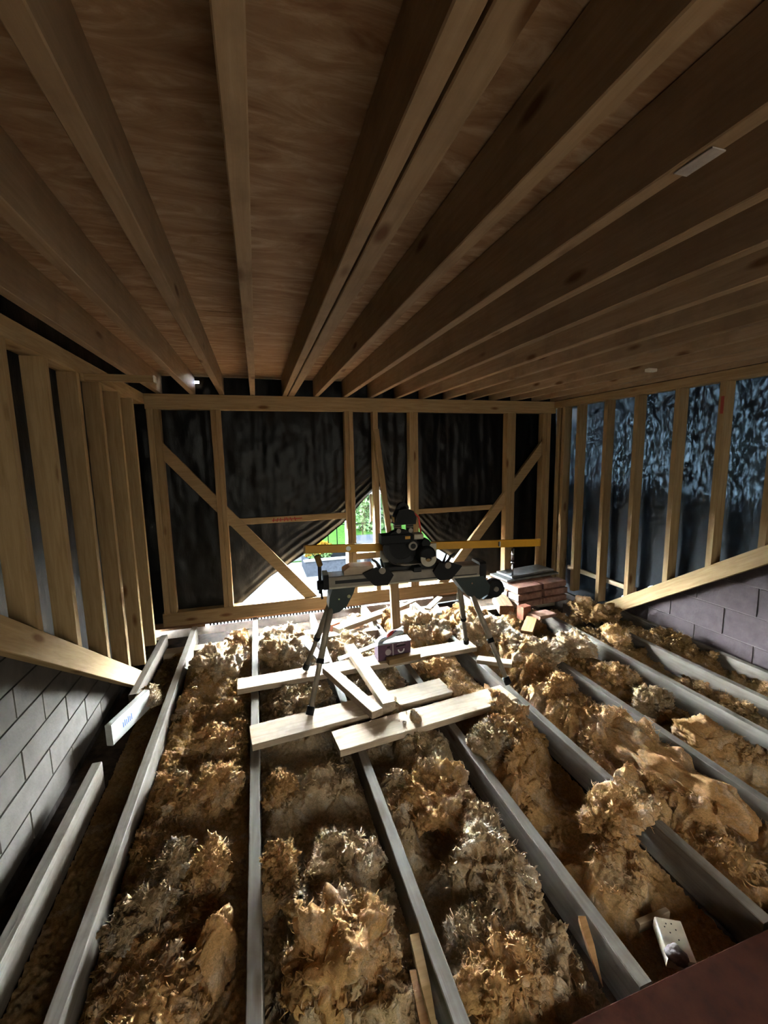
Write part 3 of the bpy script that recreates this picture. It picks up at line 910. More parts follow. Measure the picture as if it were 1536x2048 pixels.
CL = [
 ('big ragged wool clump with a white crest, nearest right of the centre joist', (0.18, 1.20, -0.05), (.17, .13, .13), 1, 'wool', .3),
 ('upright yellow wool tuft leaning on the centre joist', (-0.005, 1.53, -0.05), (.055, .10, .11), 2, 'wool', .1),
 ('crumbly wool clump behind the big ragged one', (0.25, 1.52, -0.07), (.12, .12, .09), 3, 'wool_pale_lit', .2),
 ('dusty wool tuft under the front plank beside the centre joist', (0.02, 1.98, -0.07), (.06, .09, .09), 4, 'wool', 0),
 ('draped wool clump with a pale lip in the left bay', (-0.28, 2.10, -0.05), (.11, .12, .10), 5, 'wool', .2),
 ('rounded wool clump below the rear plank end in the left bay', (-0.33, 2.45, -0.05), (.11, .12, .08), 6, 'wool', .6),
 ('narrow upright wool tuft beside a round one in the left bay', (-0.42, 1.68, -0.07), (.05, .11, .09), 7, 'wool_grey', .1),
 ('round wool tuft right of the narrow upright one', (-0.28, 1.64, -0.07), (.07, .08, .09), 8, 'wool', .1),
 ('grey crusted wool flap against the left joist', (-0.52, 1.52, -0.06), (.09, .08, .06), 9, 'wool_grey', .5),
 ('smooth peaked chunk of tan wool in the left bay', (-0.23, 1.36, -0.07), (.06, .10, .11), 10, 'wool', -.4),
 ('low yellow wool heap at the bottom left of the picture', (-0.38, 1.22, -0.08), (.13, .11, .08), 11, 'wool', .2),
 ('rounded pinkish wool clump between the second and third joists', (0.83, 1.28, -0.06), (.11, .16, .10), 12, 'wool_pale_lit', -.4),
 ('grey dusty wool tuft beside the second joist', (0.64, 1.12, -0.06), (.10, .07, .06), 13, 'wool_grey', .2),
 ('large torn wool clump with a hollow, nearest beside the second joist', (0.66, 0.98, -0.06), (.13, .12, .11), 14, 'wool', -.5),
 ('shredded wool mound right of the second joist below the front plank', (0.73, 1.72, -0.05), (.17, .22, .08), 15, 'wool', .1),
 ('grey topped wool slab folded over the fourth joist', (1.46, 1.33, 0.0), (.19, .09, .06), 16, 'wool', .1),
 ('stringy grey wool tuft at the right end of the front plank', (1.16, 1.90, 0.0), (.12, .12, .09), 17, 'wool_grey', .2),
 ('orange brown rolled strip of wool beside the right front foot', (1.86, 2.22, 0.02), (.17, .07, .08), 18, 'wool', .3),
 ('long smooth slab of wool quilt lying along the fifth bay', (1.92, 1.50, -0.01), (.13, .42, .07), 19, 'wool', .18),
 ('square cut block of clean yellow wool in the right bay', (2.36, 1.62, -0.03), (.15, .11, .07), 20, 'wool', -.1),
 ('folded tan wool wedge between the two right joists', (2.93, 2.80, -0.02), (.09, .13, .09), 21, 'wool', -.2),
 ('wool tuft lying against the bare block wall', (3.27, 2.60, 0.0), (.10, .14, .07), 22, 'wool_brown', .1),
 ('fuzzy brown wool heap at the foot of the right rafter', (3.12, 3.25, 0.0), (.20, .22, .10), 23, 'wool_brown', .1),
 ('pale wool clump beside the joist below the brick stack', (2.45, 2.75, -0.01), (.12, .17, .08), 24, 'wool_pale_lit', .1),
 ('bright wool clump beyond the rear plank, left of the left legs', (0.12, 3.42, 0.0), (.17, .17, .09), 25, 'wool_pale_lit', .2),
 ('white lit wool clump between the left legs and the upright post', (0.70, 3.36, -0.02), (.17, .14, .09), 26, 'wool_pale_lit', .5),
 ('spread of white lit wool right of the upright post', (1.38, 3.45, 0.01), (.26, .24, .07), 27, 'wool_pale_lit', .2),
 ('cream wool clump behind the right rear foot', (1.85, 3.20, 0.02), (.24, .24, .08), 28, 'wool_pale_lit', .3),
 ('cream wool clump on the joist right of the stand', (2.08, 2.72, 0.02), (.20, .22, .07), 29, 'wool_pale_lit', .7),
 ('pale wool tuft in the far corner of the left bay', (-0.38, 3.42, 0.0), (.18, .22, .07), 30, 'wool_pale_lit', .4),
 ('wool clump under the folded offcuts between the planks', (0.24, 2.68, -0.05), (.17, .10, .08), 31, 'wool_pale_lit', .2),
 ('wool clump in the shadow below the wooden block', (1.24, 2.75, -0.04), (.15, .14, .07), 32, 'wool', .2),
 ('small wool tuft on the stub joist by the left wall', (-0.79, 3.05, -0.02), (.06, .08, .05), 33, 'wool_pale_lit', .2),
 ('small broken wool crumbs beside the block of clean wool', (2.40, 1.98, -0.04), (.13, .10, .06), 34, 'wool_grey', .2),
 ('orange wool lump in front of the pale clump by the right joist', (2.42, 2.30, -0.04), (.12, .14, .07), 35, 'wool', .3),
]
for lb, c, sz, sd, mt, ro in CL:
    smooth = 0.35 if ('smooth' in lb or 'square' in lb) else 1.0
    clump(lb, c, sz, sd, mt, ro, rough=smooth, sq=0.8 if 'square' in lb else 0.0)

# ================================================================== PLANKS AND OFFCUTS
def lying(name, label, corners, z, th, mat, cat='plank', group=None):
    """board with the four top corners (x,y) given in order; z = underside"""
    n = 4
    a = Vector(corners[0])
    # long axis local x for the grain
    c = [Vector(p) for p in corners]
    ex = ((c[1] + c[2]) / 2 - (c[0] + c[3]) / 2)
    m = (c[0] + c[1] + c[2] + c[3]) / 4
    ang = math.atan2(ex.y, ex.x)
    L = ex.length
    wd = ((c[0] - c[3]).length + (c[1] - c[2]).length) / 2
    d = Vector((math.cos(ang), math.sin(ang), 0)) * L / 2
    mm = Vector((m.x, m.y, z + th / 2))
    o = beam(name, mm - d, mm + d, wd, th, mat, c=0.004)
    return tag(o, label, cat, group)

lying('plank', 'rear plank carrying the back feet of the saw stand', [(-0.212, 3.007), (1.596, 3.059), (1.655, 2.903), (-0.213, 2.861)], 0.002, 0.038, 'plank')
lying('plank', 'left front plank carrying the left front foot', [(-0.118, 2.434), (1.144, 2.560), (1.157, 2.378), (-0.117, 2.238)], 0.002, 0.038, 'plank')
lying('plank', 'nearest front plank with a pale knot on its top', [(0.325, 2.232), (1.510, 2.348), (1.500, 2.178), (0.340, 2.042)], 0.002, 0.038, 'plank')
o = beam('offcut', (0.408, 2.888, 0.068), (0.608, 2.262, 0.068), 0.078, 0.045, 'plank')
tag(o, 'left arm of the V of two timber offcuts across the planks', 'offcut')
o = beam('offcut', (0.632, 3.18, 0.0685), (0.698, 2.312, 0.0685), 0.082, 0.046, 'plank')
tag(o, 'right arm of the V of two timber offcuts across the planks', 'offcut')
o = beam('offcut', (0.77, 2.72, -0.02), (0.90, 2.60, -0.01), 0.09, 0.02, 'plank')
tag(o, 'small flat offcut in the wool between the planks', 'offcut')
o = beam('offcut', (0.86, 2.868, 0.062), (1.12, 2.892, 0.062), 0.06, 0.042, 'pine')
tag(o, 'yellow wood block on the rear plank in front of the purple box', 'offcut')
o = beam('offcut', (0.42, 3.06, 0.02), (0.30, 3.60, 0.02), 0.07, 0.025, 'painted')
tag(o, 'bleached flat batten lying on wool beside the left rear foot', 'offcut')
o = beam('offcut', (0.485, 3.632, -0.06), (1.02, 3.632, -0.06), 0.09, 0.12, 'pale')
tag(o, 'white lit nogging lying across the joists behind the saw stand', 'offcut')
o = beam('offcut', (0.60, 3.60, 0.045), (1.40, 4.03, 0.030), 0.09, 0.045, 'pale')
tag(o, 'long pale timber offcut lying diagonally behind the upright post', 'offcut')
o = beam('timber_post', (1.115, 3.41, -0.155), (1.085, 3.395, 0.56), 0.048, 0.075, 'pine', up=(1, 0, 0))
tag(o, 'upright timber post standing in the wool behind the saw stand', 'post')
o = beam('leaning_batten', (1.39, 4.262, 0.135), (1.195, 4.262, 1.86), 0.045, 0.055, 'pine', up=(1, 0, 0))
tag(o, 'tall thin batten leaning against the middle stud of the far wall', 'batten')
o = beam('offcut', (-0.918, 2.66, -0.005), (-0.795, 3.02, -0.005), 0.04, 0.13, 'painted')
tag(o, 'short white painted timber with blue marks beside the left wall', 'offcut')
_d = (Vector((-0.795, 3.02, 0)) - Vector((-0.918, 2.66, 0))).normalized()
_n = Vector((_d.y, -_d.x, 0)) * 0.0206
for i in range(6):
    q = Vector((-0.918, 2.66, 0)) + _d * (0.10 + 0.016 * i) + _n
    k = beam('blue_mark', q + Vector((0, 0, -0.02)), q + Vector((0, 0, 0.012 + 0.008 * (i % 2))), 0.001, 0.006, 'blue', o, up=tuple(_d), c=0.0002)
    k.matrix_parent_inverse = o.matrix_basis.inverted()
# splinters at the near joists
def sliver(label, a, b, w, mat='splint'):
    a, b = Vector(a), Vector(b)
    d = b - a
    s = Vector((0, 0, 1)).cross(d).normalized() * w / 2
    u = Vector((0, 0, w * 0.4))
    vs = [a + s + u, a - s + u, a - s - u, a + s - u, b + s * .1, b - s * .1, a + d * .45 + s * .9 + u, a + d * .45 - s * .9 + u, a + d * .45 - s * .9 - u, a + d * .45 + s * .9 - u]
    fs = [(3, 2, 1, 0), (0, 1, 7, 6), (1, 2, 8, 7), (2, 3, 9, 8), (3, 0, 6, 9), (6, 7, 5, 4), (8, 9, 4, 5), (7, 8, 5), (9, 6, 4)]
    return tag(mesh_obj('wood_splinter', vs, fs, mat), label, 'splinter')
sliver('orange split splinter hanging off the third joist', (1.000, 1.03, -0.02), (0.950, 0.88, -0.07), 0.026)
sliver('split strip of wood on the side of the second joist', (0.425, 1.16, -0.03), (0.395, 0.86, -0.06), 0.032, 'pine')
sliver('second split strip of wood below the second joist', (0.400, 1.10, -0.08), (0.370, 0.84, -0.10), 0.030, 'splint')
# pale board with nail holes
pb = thing('board_offcut', (1.285, 0.915, -0.16), 'pale board offcut with small nail holes in the near right corner', 'board offcut')
_a = Vector((1.300, 0.955, -0.065))
_b = Vector((1.248, 0.857, -0.085))
beam('board', _a, _b, 0.085, 0.05, 'offwhite', pb)
_x = (_b - _a).normalized()
_y = Vector((-_x.y, _x.x, 0))
for s, t in ((0.02, -0.012), (0.018, 0.006), (0.034, 0.014), (0.045, -0.008), (0.062, 0.012), (0.03, -0.02)):
    q = _a + _x * s + _y * t
    tube('nail_hole', [q + Vector((0, 0, 0.0235)), q + Vector((0, 0, 0.0265))], 0.0022, 'hole', pb, n=8)
o = clump('round grey lump of rubble against the pale board', (1.235, 0.862, -0.050), (.030, .030, .022), 51, 'grey', n=18, rough=0.2)
o.name = 'rubble_lump'
o['category'] = 'rubble'
o = box('batten', 1.22, 1.36, 0.99, 1.01, -0.12, -0.08, 'plank')
tag(o, 'short batten beyond the pale board with nail holes', 'batten')
# crumb on the front plank
o = clump('small pale wood chip on the nearest front plank', (0.745, 2.165, 0.046), (.012, .009, .006), 52, 'offwhite', n=12, rough=0.2)
o.name = 'wood_chip'
o['category'] = 'wood chip'

# scattered bright offcuts near the far wall
for k, (lb, a, b, w, h, mt) in enumerate([
    ('thin bright stick poking out of the wool right of the post', (1.30, 3.62, 0.02), (1.42, 3.86, 0.09), 0.03, 0.02, 'splint'),
    ('pale flat chip of wood beside the right joist end', (1.55, 3.75, 0.07), (1.80, 4.02, 0.07), 0.06, 0.02, 'pale'),
    ('short bright batten in the wool near the right rear leg', (1.70, 3.95, 0.05), (1.62, 3.62, 0.06), 0.05, 0.025, 'painted'),
    ('bleached strip of wood lying on wool in the far centre', (1.05, 3.82, 0.03), (1.55, 4.12, 0.03), 0.035, 0.02, 'pale'),
    ('flat offcut between the wool and the right front foot', (1.72, 2.55, 0.055), (1.52, 2.70, 0.05), 0.08, 0.03, 'plank'),
    ('dark edged offcut on the joist right of the stand', (2.20, 3.05, 0.02), (2.42, 3.28, 0.04), 0.10, 0.03, 'splint')]):
    tag(beam('offcut', a, b, w, h, mt), lb, 'offcut')
# bricks
def brick(label, c, size, rot, mat, name='brick', tilt=0.0):
    o = beam(name, (-size[0] / 2, 0, 0), (size[0] / 2, 0, 0), size[1], size[2], mat, c=0.006)
    o.matrix_basis = Matrix.Translation(c) @ Matrix.Rotation(rot, 4, 'Z') @ Matrix.Rotation(tilt, 4, 'Y')
    return tag(o, label, 'brick')
brick('half brick standing upright in front of the brick stack', (2.40, 3.38, 0.066), (0.10, 0.08, 0.13), 0.2, 'brick')
brick('broken clay tile lying below the brick stack', (2.55, 3.30, 0.05), (0.26, 0.14, 0.03), 0.3, 'tilered', 'clay_tile', 0.1)
brick('small brick fragment beside the left joists at the wall', (0.62, 3.86, -0.02), (0.10, 0.08, 0.07), 0.5, 'brick')
brick('brick lying on the wall plate right of the post', (1.80, 3.99, -0.075), (0.21, 0.10, 0.06), 0.05, 'brick')
brick('second brick on the wall plate under the stand bracket', (1.40, 4.00, -0.075), (0.21, 0.10, 0.06), -0.03, 'brick')
# the stack at the right: courses of bricks, end faces pale with mortar and painted-in window light
def stack():
    ex = Vector((1.0, 0.10, 0)).normalized()   # along the bricks, away to the right
    ang = math.atan2(ex.y, ex.x)
    ey = Vector((-ex.y, ex.x, 0))
    base = Vector((2.50, 3.60, 0.0))
    names = ['bottom', 'second', 'third']
    for lay in range(3):
        for row in range(3):
            for col in range(2):
                c = base + ex * (0.16 + col * 0.33 + lay * 0.02 - row * 0.02 + rnd.uniform(-.02, .02)) + ey * (0.07 + row * 0.165 + lay * 0.03)
                c.z = 0.036 + lay * 0.068
                o = beam('stacked_brick', (-0.155, 0, 0), (0.155, 0, 0), 0.145, 0.062, 'pinkbrick', c=0.005)
                o.matrix_basis = Matrix.Translation(c) @ Matrix.Rotation(ang + rnd.uniform(-.02, .02), 4, 'Z')
                lb = '%s course brick in the stack by the right corner, %s row, %s end' % (names[lay], ('front', 'middle', 'back')[row], ('mortared left', 'right')[col])
                tag(o, lb, 'brick', 'stacked bricks by the right corner')
                if col == 0:
                    f = beam('lit_mortar_face', (-0.161, 0, 0), (-0.1555, 0, 0), 0.148, 0.06, 'palemortar', c=0.002)  # pale mortar with the window-side light put into the colour
                    f.parent = o
    c = base + ex * 0.40 + ey * 0.38
    for i, (dx, dy, dz, rz) in enumerate([(0, 0.02, 0.222, 0.0), (0.02, 0.03, 0.250, 0.06)]):
        o = beam('slate', (-0.36 + 0.1 * i, 0, 0), (0.36, 0, 0), 0.30 - 0.05 * i, 0.022, 'slate', c=0.004)
        o.matrix_basis = Matrix.Translation(c + ex * dx + ey * dy + Vector((0, 0, dz))) @ Matrix.Rotation(ang + rz, 4, 'Z')
        tag(o, ('lower', 'upper')[i] + ' flat grey slate on top of the brick stack', 'slate')
stack()
o = beam('timber_block', (2.30, 3.52, 0.045), (2.42, 3.86, 0.045), 0.14, 0.09, 'darkwood')
tag(o, 'dark brown timber block lying left of the brick stack', 'timber block')
rod = thing('metal_prop', (2.66, 4.02, 0.27), 'slim chrome rod standing on the brick stack below the yellow level', 'metal rod')
tube('rod', [(2.63, 3.93, 0.262), (2.63, 3.93, 0.40)], 0.011, 'chrome', rod)
tube('sleeve', [(2.63, 3.93, 0.401), (2.63, 3.93, 0.56)], 0.018, 'chrome', rod)
tube('collar', [(2.63, 3.93, 0.395), (2.63, 3.93, 0.415)], 0.025, 'chrome', rod)
o = prism('roofing_felt', [(1.72, -0.15), (2.12, -0.15), (2.12, -0.02), (1.72, -0.03)], 'y', 4.10, 4.13, 'blackplastic')
tag(o, 'black strip of roofing felt below the sole plate by the right bracket', 'roofing felt')

# ================================================================== SAW STAND
st = thing('saw_stand', (0.95, 2.70, 0.04), 'mitre saw stand with grey beam, dark green brackets and four tube legs', 'saw stand')
BL, BRr = Vector((0.415, 2.735, 0)), Vector((1.475, 2.665, 0))
bd = (BRr - BL).normalized()
bn = Vector((-bd.y, bd.x, 0))
def sp(t, n, z):
    """point on the stand: t metres along the beam, n across (away from the viewer), height z"""
    q = BL + bd * t + bn * n
    return Vector((q.x, q.y, z))
BLen = (BRr - BL).length
Zb0, Zb1 = 0.735, 0.815
beam('main_beam', sp(0, 0, (Zb0 + Zb1) / 2), sp(BLen, 0, (Zb0 + Zb1) / 2), 0.13, Zb1 - Zb0, 'greymetal', st, c=0.006)
beam('beam_groove', sp(0.04, -0.0655, 0.775), sp(0.40, -0.0655, 0.775), 0.002, 0.022, 'blackmetal', st, c=0.0004)
beam('beam_groove', sp(0.55, -0.0655, 0.750), sp(BLen - 0.02, -0.0655, 0.750), 0.002, 0.006, 'blackmetal', st, c=0.0004)
beam('beam_rim', sp(0.0, -0.068, 0.739), sp(BLen, -0.068, 0.739), 0.006, 0.012, 'cream', st, c=0.001)
beam('end_cap', sp(-0.035, 0, 0.778), sp(-0.001, 0, 0.778), 0.14, 0.10, 'blackplastic', st, c=0.01)
beam('end_cap', sp(BLen + 0.001, 0, 0.768), sp(BLen + 0.05, 0, 0.768), 0.14, 0.13, 'blackplastic', st, c=0.012)
# brackets
def local_prism(name, poly, n0, n1, mat, parent):
    """poly (t,z) extruded across the beam"""
    m = len(poly)
    vs = [sp(t, n0, z) for t, z in poly] + [sp(t, n1, z) for t, z in poly]
    fs = [tuple(range(m)), tuple(range(2 * m - 1, m - 1, -1))] + [(i, i + m, (i + 1) % m + m, (i + 1) % m) for i in range(m)]
    o = mesh_obj(name, vs, fs, mat, parent)
    import bmesh
    bm = bmesh.new()
    bm.from_mesh(o.data)
    bmesh.ops.recalc_face_normals(bm, faces=bm.faces)
    bm.to_mesh(o.data)
    bm.free()
    return o
local_prism('bracket', [(0.02, 0.733), (0.17, 0.733), (0.155, 0.69), (0.11, 0.61), (0.06, 0.575), (0.01, 0.565), (-0.01, 0.60), (0.0, 0.68)], -0.075, 0.075, 'green', st)
local_prism('bracket', [(0.87, 0.733), (BLen + 0.03, 0.733), (BLen + 0.08, 0.66), (BLen + 0.07, 0.60), (BLen + 0.0, 0.565), (0.97, 0.60), (0.92, 0.665)], -0.075, 0.075, 'green', st)
tube('bracket_bolt', [sp(0.125, -0.0755, 0.68), sp(0.125, -0.088, 0.68)], 0.012, 'chrome', st)
tube('bracket_bolt', [sp(0.06, -0.0755, 0.665), sp(0.06, -0.083, 0.665)], 0.006, 'chrome', st)
tube('bracket_bolt', [sp(1.0, -0.0755, 0.69), sp(1.0, -0.083, 0.69)], 0.006, 'chrome', st)
# legs
def leg(t, n, z, foot, parent):
    a = sp(t, n, z)
    f = Vector(foot)
    d = (f - a).normalized()
    mid = a + (f - a) * 0.52
    L = tube('leg', [a, f - d * 0.012], 0.0165, 'legmetal', parent, n=12)
    tube('leg_sleeve', [a + d * 0.01, mid], 0.0205, 'legmetal', L)
    tube('leg_collar', [mid - d * 0.012, mid + d * 0.018], 0.0245, 'blackplastic', L)
    tube('rubber_foot', [f - d * 0.05, f + Vector((0, 0, 0.002))], 0.0235, 'blackplastic', L)
leg(0.01, -0.05, 0.61, (0.222, 2.405, 0.047), st)
leg(0.02, 0.05, 0.61, (0.262, 2.985, 0.047), st)
leg(BLen - 0.05, -0.05, 0.60, (1.545, 2.325, 0.047), st)
leg(BLen - 0.10, 0.05, 0.62, (1.575, 2.985, 0.047), st)
# carrying wheel
wx = sp(BLen + 0.125, -0.02, 0.63)
tube('wheel', [wx + bn * -0.055, wx + bn * -0.045, wx + bn * 0.0, wx + bn * 0.010], [0.050, 0.068, 0.068, 0.050], 'blackplastic', st, n=28)
tube('wheel_hub', [wx + bn * -0.066, wx + bn * -0.056], 0.018, 'greymetal', st, n=16)
beam('wheel_fork', sp(BLen + 0.02, -0.02, 0.65), sp(BLen + 0.12, -0.02, 0.632), 0.030, 0.05, 'blackmetal', st)
local_prism('carry_foot', [(BLen + 0.13, 0.60), (BLen + 0.22, 0.62), (BLen + 0.215, 0.585), (BLen + 0.12, 0.545), (BLen + 0.05, 0.545)], -0.03, 0.03, 'blackplastic', st)
# work stop with lever at the left end
stp = tube('stop_stem', [sp(-0.055, -0.03, 0.70), sp(-0.055, -0.03, 0.90)], 0.012, 'blackmetal', st)
tube('stop_handle', [sp(-0.050, -0.03, 0.885), sp(-0.070, -0.03, 0.955)], [0.018, 0.020], 'endcap', stp)
tube('stop_block', [sp(-0.075, -0.03, 0.755), sp(-0.030, -0.03, 0.755)], 0.032, 'blackplastic', stp)
tube('stop_screw', [sp(-0.045, -0.03, 0.660), sp(-0.050, -0.03, 0.70)], 0.008, 'blackmetal', stp)
# two clamps gripping the beam
def clamp(t, s):
    c = local_prism('clamp', [(t - 0.04 * s, 0.735), (t + 0.05 * s, 0.735), (t + 0.09 * s, 0.80), (t + 0.05 * s, 0.86), (t - 0.03 * s, 0.86), (t - 0.12 * s, 0.825), (t - 0.10 * s, 0.80)], -0.092, -0.070, 'blackplastic', st)
    tube('clamp_lever', [sp(t, -0.09, 0.85), sp(t - 0.03 * s, -0.10, 0.90), sp(t - 0.06 * s, -0.11, 0.925)], [0.012, 0.010, 0.007], 'blackmetal', c)
    tube('clamp_lever', [sp(t + 0.02 * s, -0.09, 0.855), sp(t + 0.0 * s, -0.10, 0.92)], [0.010, 0.006], 'blackmetal', c)
    tube('clamp_knob', [sp(t + 0.01, -0.093, 0.84), sp(t + 0.01, -0.108, 0.84)], 0.022, 'greymetal', c, n=16)
clamp(0.34, 1)
clamp(0.80, -1)
# timber offcut lying on the beam
o = local_prism('offcut', [(0.10, 0.8165), (0.30, 0.8165), (0.30, 0.868), (0.14, 0.870), (0.10, 0.845)], -0.06, 0.05, 'plank', None)
tag(o, 'brown wedge of timber lying on the left of the stand beam', 'offcut')

# ---- mitre saw
saw = thing('mitre_saw', sp(0.55, 0, 0.816), 'black and cream mitre saw with its head raised, clamped on the stand', 'mitre saw')
def sbox(name, t0, t1, n0, n1, z0, z1, mat, parent=saw, c=0.006):
    return beam(name, sp(t0, (n0 + n1) / 2, (z0 + z1) / 2), sp(t1, (n0 + n1) / 2, (z0 + z1) / 2), n1 - n0, z1 - z0, mat, parent, c=c)
sbox('base', 0.36, 0.80, -0.06, 0.22, 0.817, 0.850, 'blackmetal')
tube('turntable', [sp(0.58, 0.06, 0.851), sp(0.58, 0.06, 0.866)], 0.15, 'greymetal', saw, n=32)
sbox('miter_arm', 0.555, 0.605, -0.15, -0.062, 0.823, 0.86, 'blackmetal')
sbox('fence', 0.375, 0.460, 0.055, 0.075, 0.851, 0.935, 'cream')
sbox('fence', 0.730, 0.785, 0.055, 0.075, 0.851, 0.965, 'cream')
sbox('rear_bracket', 0.44, 0.48, 0.10, 0.135, 0.851, 0.926, 'blackmetal')
sbox('rear_bracket', 0.70, 0.74, 0.085, 0.12, 0.851, 0.916, 'blackmetal')
# blade and guard
gc = (0.50, 0.985)
local_prism('blade_guard', disc_poly(0.50, 0.975, 0.118, 26), -0.030, 0.030, 'blackplastic', saw)
local_prism('lower_guard', arc_band(0.50, 0.975, 0.085, 0.125, math.pi * 0.95, math.pi * 1.75), -0.036, -0.031, 'blackmetal', saw)
local_prism('blade', disc_poly(0.50, 0.955, 0.108, 40), -0.002, 0.002, 'chrome', saw).location = (0, 0, 0)
# motor housing facing the viewer
tube('motor', [sp(0.662, -0.12, 0.925), sp(0.662, -0.105, 0.925), sp(0.662, 0.06, 0.925)], [0.046, 0.060, 0.062], 'blackplastic', saw, n=28)
local_prism('motor_ring', arc_band(0.662, 0.905, 0.022, 0.055, -math.pi * 1.08, math.pi * 0.08), -0.132, -0.121, 'cream', saw)
tube('motor_vent', [sp(0.662, -0.1205, 0.885), sp(0.662, -0.128, 0.885)], 0.020, 'endcap', saw, n=16)
sbox('motor_bridge', 0.56, 0.66, -0.02, 0.05, 0.95, 1.01, 'blackplastic')
tube('depth_knob', [sp(0.572, -0.075, 0.985), sp(0.572, -0.031, 0.985)], 0.030, 'greymetal', saw, n=18)
tube('depth_knob_cap', [sp(0.572, -0.080, 0.985), sp(0.572, -0.0755, 0.985)], 0.018, 'blackplastic', saw, n=18)
tube('lock_knob', [sp(0.662, -0.085, 1.000), sp(0.662, -0.02, 1.000)], 0.030, 'blackplastic', saw, n=18)
sbox('battery', 0.585, 0.650, -0.06, 0.02, 1.025, 1.062, 'cream')
sbox('head_plate', 0.36, 0.56, -0.045, 0.045, 1.00, 1.065, 'blackplastic')
sbox('yellow_trim', 0.525, 0.560, -0.050, -0.0455, 1.030, 1.050, 'yellow', c=0.002)
# the two slide rails and the raised head with its D handle
for t in (0.485, 0.570):
    r = tube('slide_rail', [sp(t, 0.0, 1.066), sp(t, 0.0, 1.135)], 0.026, 'blackmetal', saw, n=18)
    tube('rail_cap', [sp(t, -0.032, 1.085), sp(t, -0.0265, 1.085)], 0.016, 'greymetal', r, n=16)
    for z in (1.103, 1.120):
        tube('rail_ring', [sp(t, 0, z), sp(t, 0, z + 0.012)], 0.0275, 'greymetal', r, n=18)
local_prism('head', [(0.455, 1.130), (0.600, 1.130), (0.605, 1.175), (0.585, 1.220), (0.545, 1.238), (0.485, 1.230), (0.465, 1.190)], -0.05, 0.05, 'blackplastic', saw)
local_prism('grip', arc_band(0.520, 1.234, 0.022, 0.042, 0.0, math.pi), -0.02, 0.02, 'blackplastic', saw)
tube('head_cable', [sp(0.600, 0.0, 1.20), sp(0.635, 0.0, 1.17), sp(0.645, 0.01, 1.12), sp(0.655, 0.0, 1.03)], 0.007, 'redprint', saw, n=8)
sbox('warning_label', 0.452, 0.4545, -0.03, 0.03, 1.145, 1.180, 'yellow', c=0.0005)

# ---- yellow spirit level
lv = thing('spirit_level', (1.08, 2.62, 1.0), 'long yellow spirit level resting across the mitre saw', 'spirit level')
LA, LB = Vector((0.275, 2.86, 0.970)), Vector((2.055, 2.72, 0.908))
ld = (LB - LA).normalized()
ln = Vector((ld.y, -ld.x, 0)).normalized()       # toward the viewer
lu = ld.cross(ln) * -1
beam('level_body', LA + ld * 0.012, LB - ld * 0.012, 0.024, 0.056, 'yellow', lv, c=0.002)
beam('end_cap', LA, LA + ld * 0.0118, 0.026, 0.058, 'endcap', lv)
beam('end_cap', LB - ld * 0.0118, LB, 0.026, 0.058, 'yellow', lv)
q = LA + ld * 0.305 + ln * 0.0125
tube('level_vial', [q, q + ln * 0.003], 0.017, 'vial', lv, n=20)
q = LA + ld * 1.445 + ln * 0.0125
beam('level_vial', q + Vector((0, 0, -0.020)), q + Vector((0, 0, 0.020)), 0.006, 0.020, 'vial', lv, up=tuple(ln))
beam('vial_mark', q + ld * -0.007 + Vector((0, 0, -0.016)), q + ld * -0.007 + Vector((0, 0, 0.016)), 0.008, 0.006, 'hole', lv, up=tuple(ln))

# ---- purple box with a bag on top
bx = thing('purple_box', (0.93, 2.95, 0.04), 'dark purple box with a pale horseshoe print on the rear plank', 'box')
bx_n = Vector((0.03, -1, 0)).normalized()
beam('carton', (0.80, 2.965, 0.105), (1.065, 2.975, 0.105), 0.09, 0.128, 'purple', bx, c=0.002)
beam('film_lid', (0.797, 2.965, 0.173), (1.068, 2.975, 0.173), 0.096, 0.008, 'foil', bx, c=0.002)
def on_box(name, poly, mat, off=0.0008):
    """poly in (x, z) on the face of the box turned to the viewer"""
    vs = [(x, 2.9195 + (x - 0.80) * 0.0377 - off, z) for x, z in poly] + [(x, 2.9195 + (x - 0.80) * 0.0377 + 0.002, z) for x, z in poly]
    n = len(poly)
    mesh_obj(name, vs, [tuple(range(n)), tuple(range(2 * n - 1, n - 1, -1))] + [(i, (i + 1) % n, (i + 1) % n + n, i + n) for i in range(n)], mat, bx)
on_box('horseshoe_print', arc_band(0.988, 0.110, 0.017, 0.028, -math.pi * 1.05, math.pi * 0.05), 'paper')
on_box('band_print', [(0.918, 0.045), (0.928, 0.045), (0.925, 0.165), (0.915, 0.165)], 'greyprint')
on_box('oval_print', disc_poly(0.882, 0.105, 0.024), 'greyprint')
on_box('dark_print', [(0.875, 0.140), (0.900, 0.142), (0.898, 0.152), (0.873, 0.150)], 'hole')
on_box('dark_print', [(0.885, 0.062), (0.905, 0.064), (0.903, 0.074), (0.883, 0.072)], 'hole')
on_box('dark_print', [(0.945, 0.135), (1.03, 0.139), (1.02, 0.148), (0.95, 0.146)], 'hole')
on_box('line_print', [(0.955, 0.154), (1.015, 0.157), (1.015, 0.161), (0.955, 0.158)], 'greyprint')
bag = thing('plastic_packet', (0.90, 3.0, 0.18), 'white packet with a red flash lying on the purple box', 'packet')
nb = 18
Pb = np.zeros((nb, nb, 3))
for i in range(nb):
    for j in range(nb):
        u, v = i / (nb - 1), j / (nb - 1)
        e = min(u, 1 - u, v, 1 - v) * 2
        Pb[i, j] = (0.80 + 0.22 * u + 0.03 * v, 2.93 + 0.10 * v + 0.02 * u, 0.180 + 0.055 * u + 0.03 * math.sqrt(max(e, 0)) + 0.006 * math.sin(9 * u + 5 * v))
grid_mesh('packet_top', Pb[:, ::-1], 'paper', bag)
Pu = Pb.copy()
Pu[:, :, 2] = 0.1785 + 0.055 * np.linspace(0, 1, nb)[:, None] * 0.9
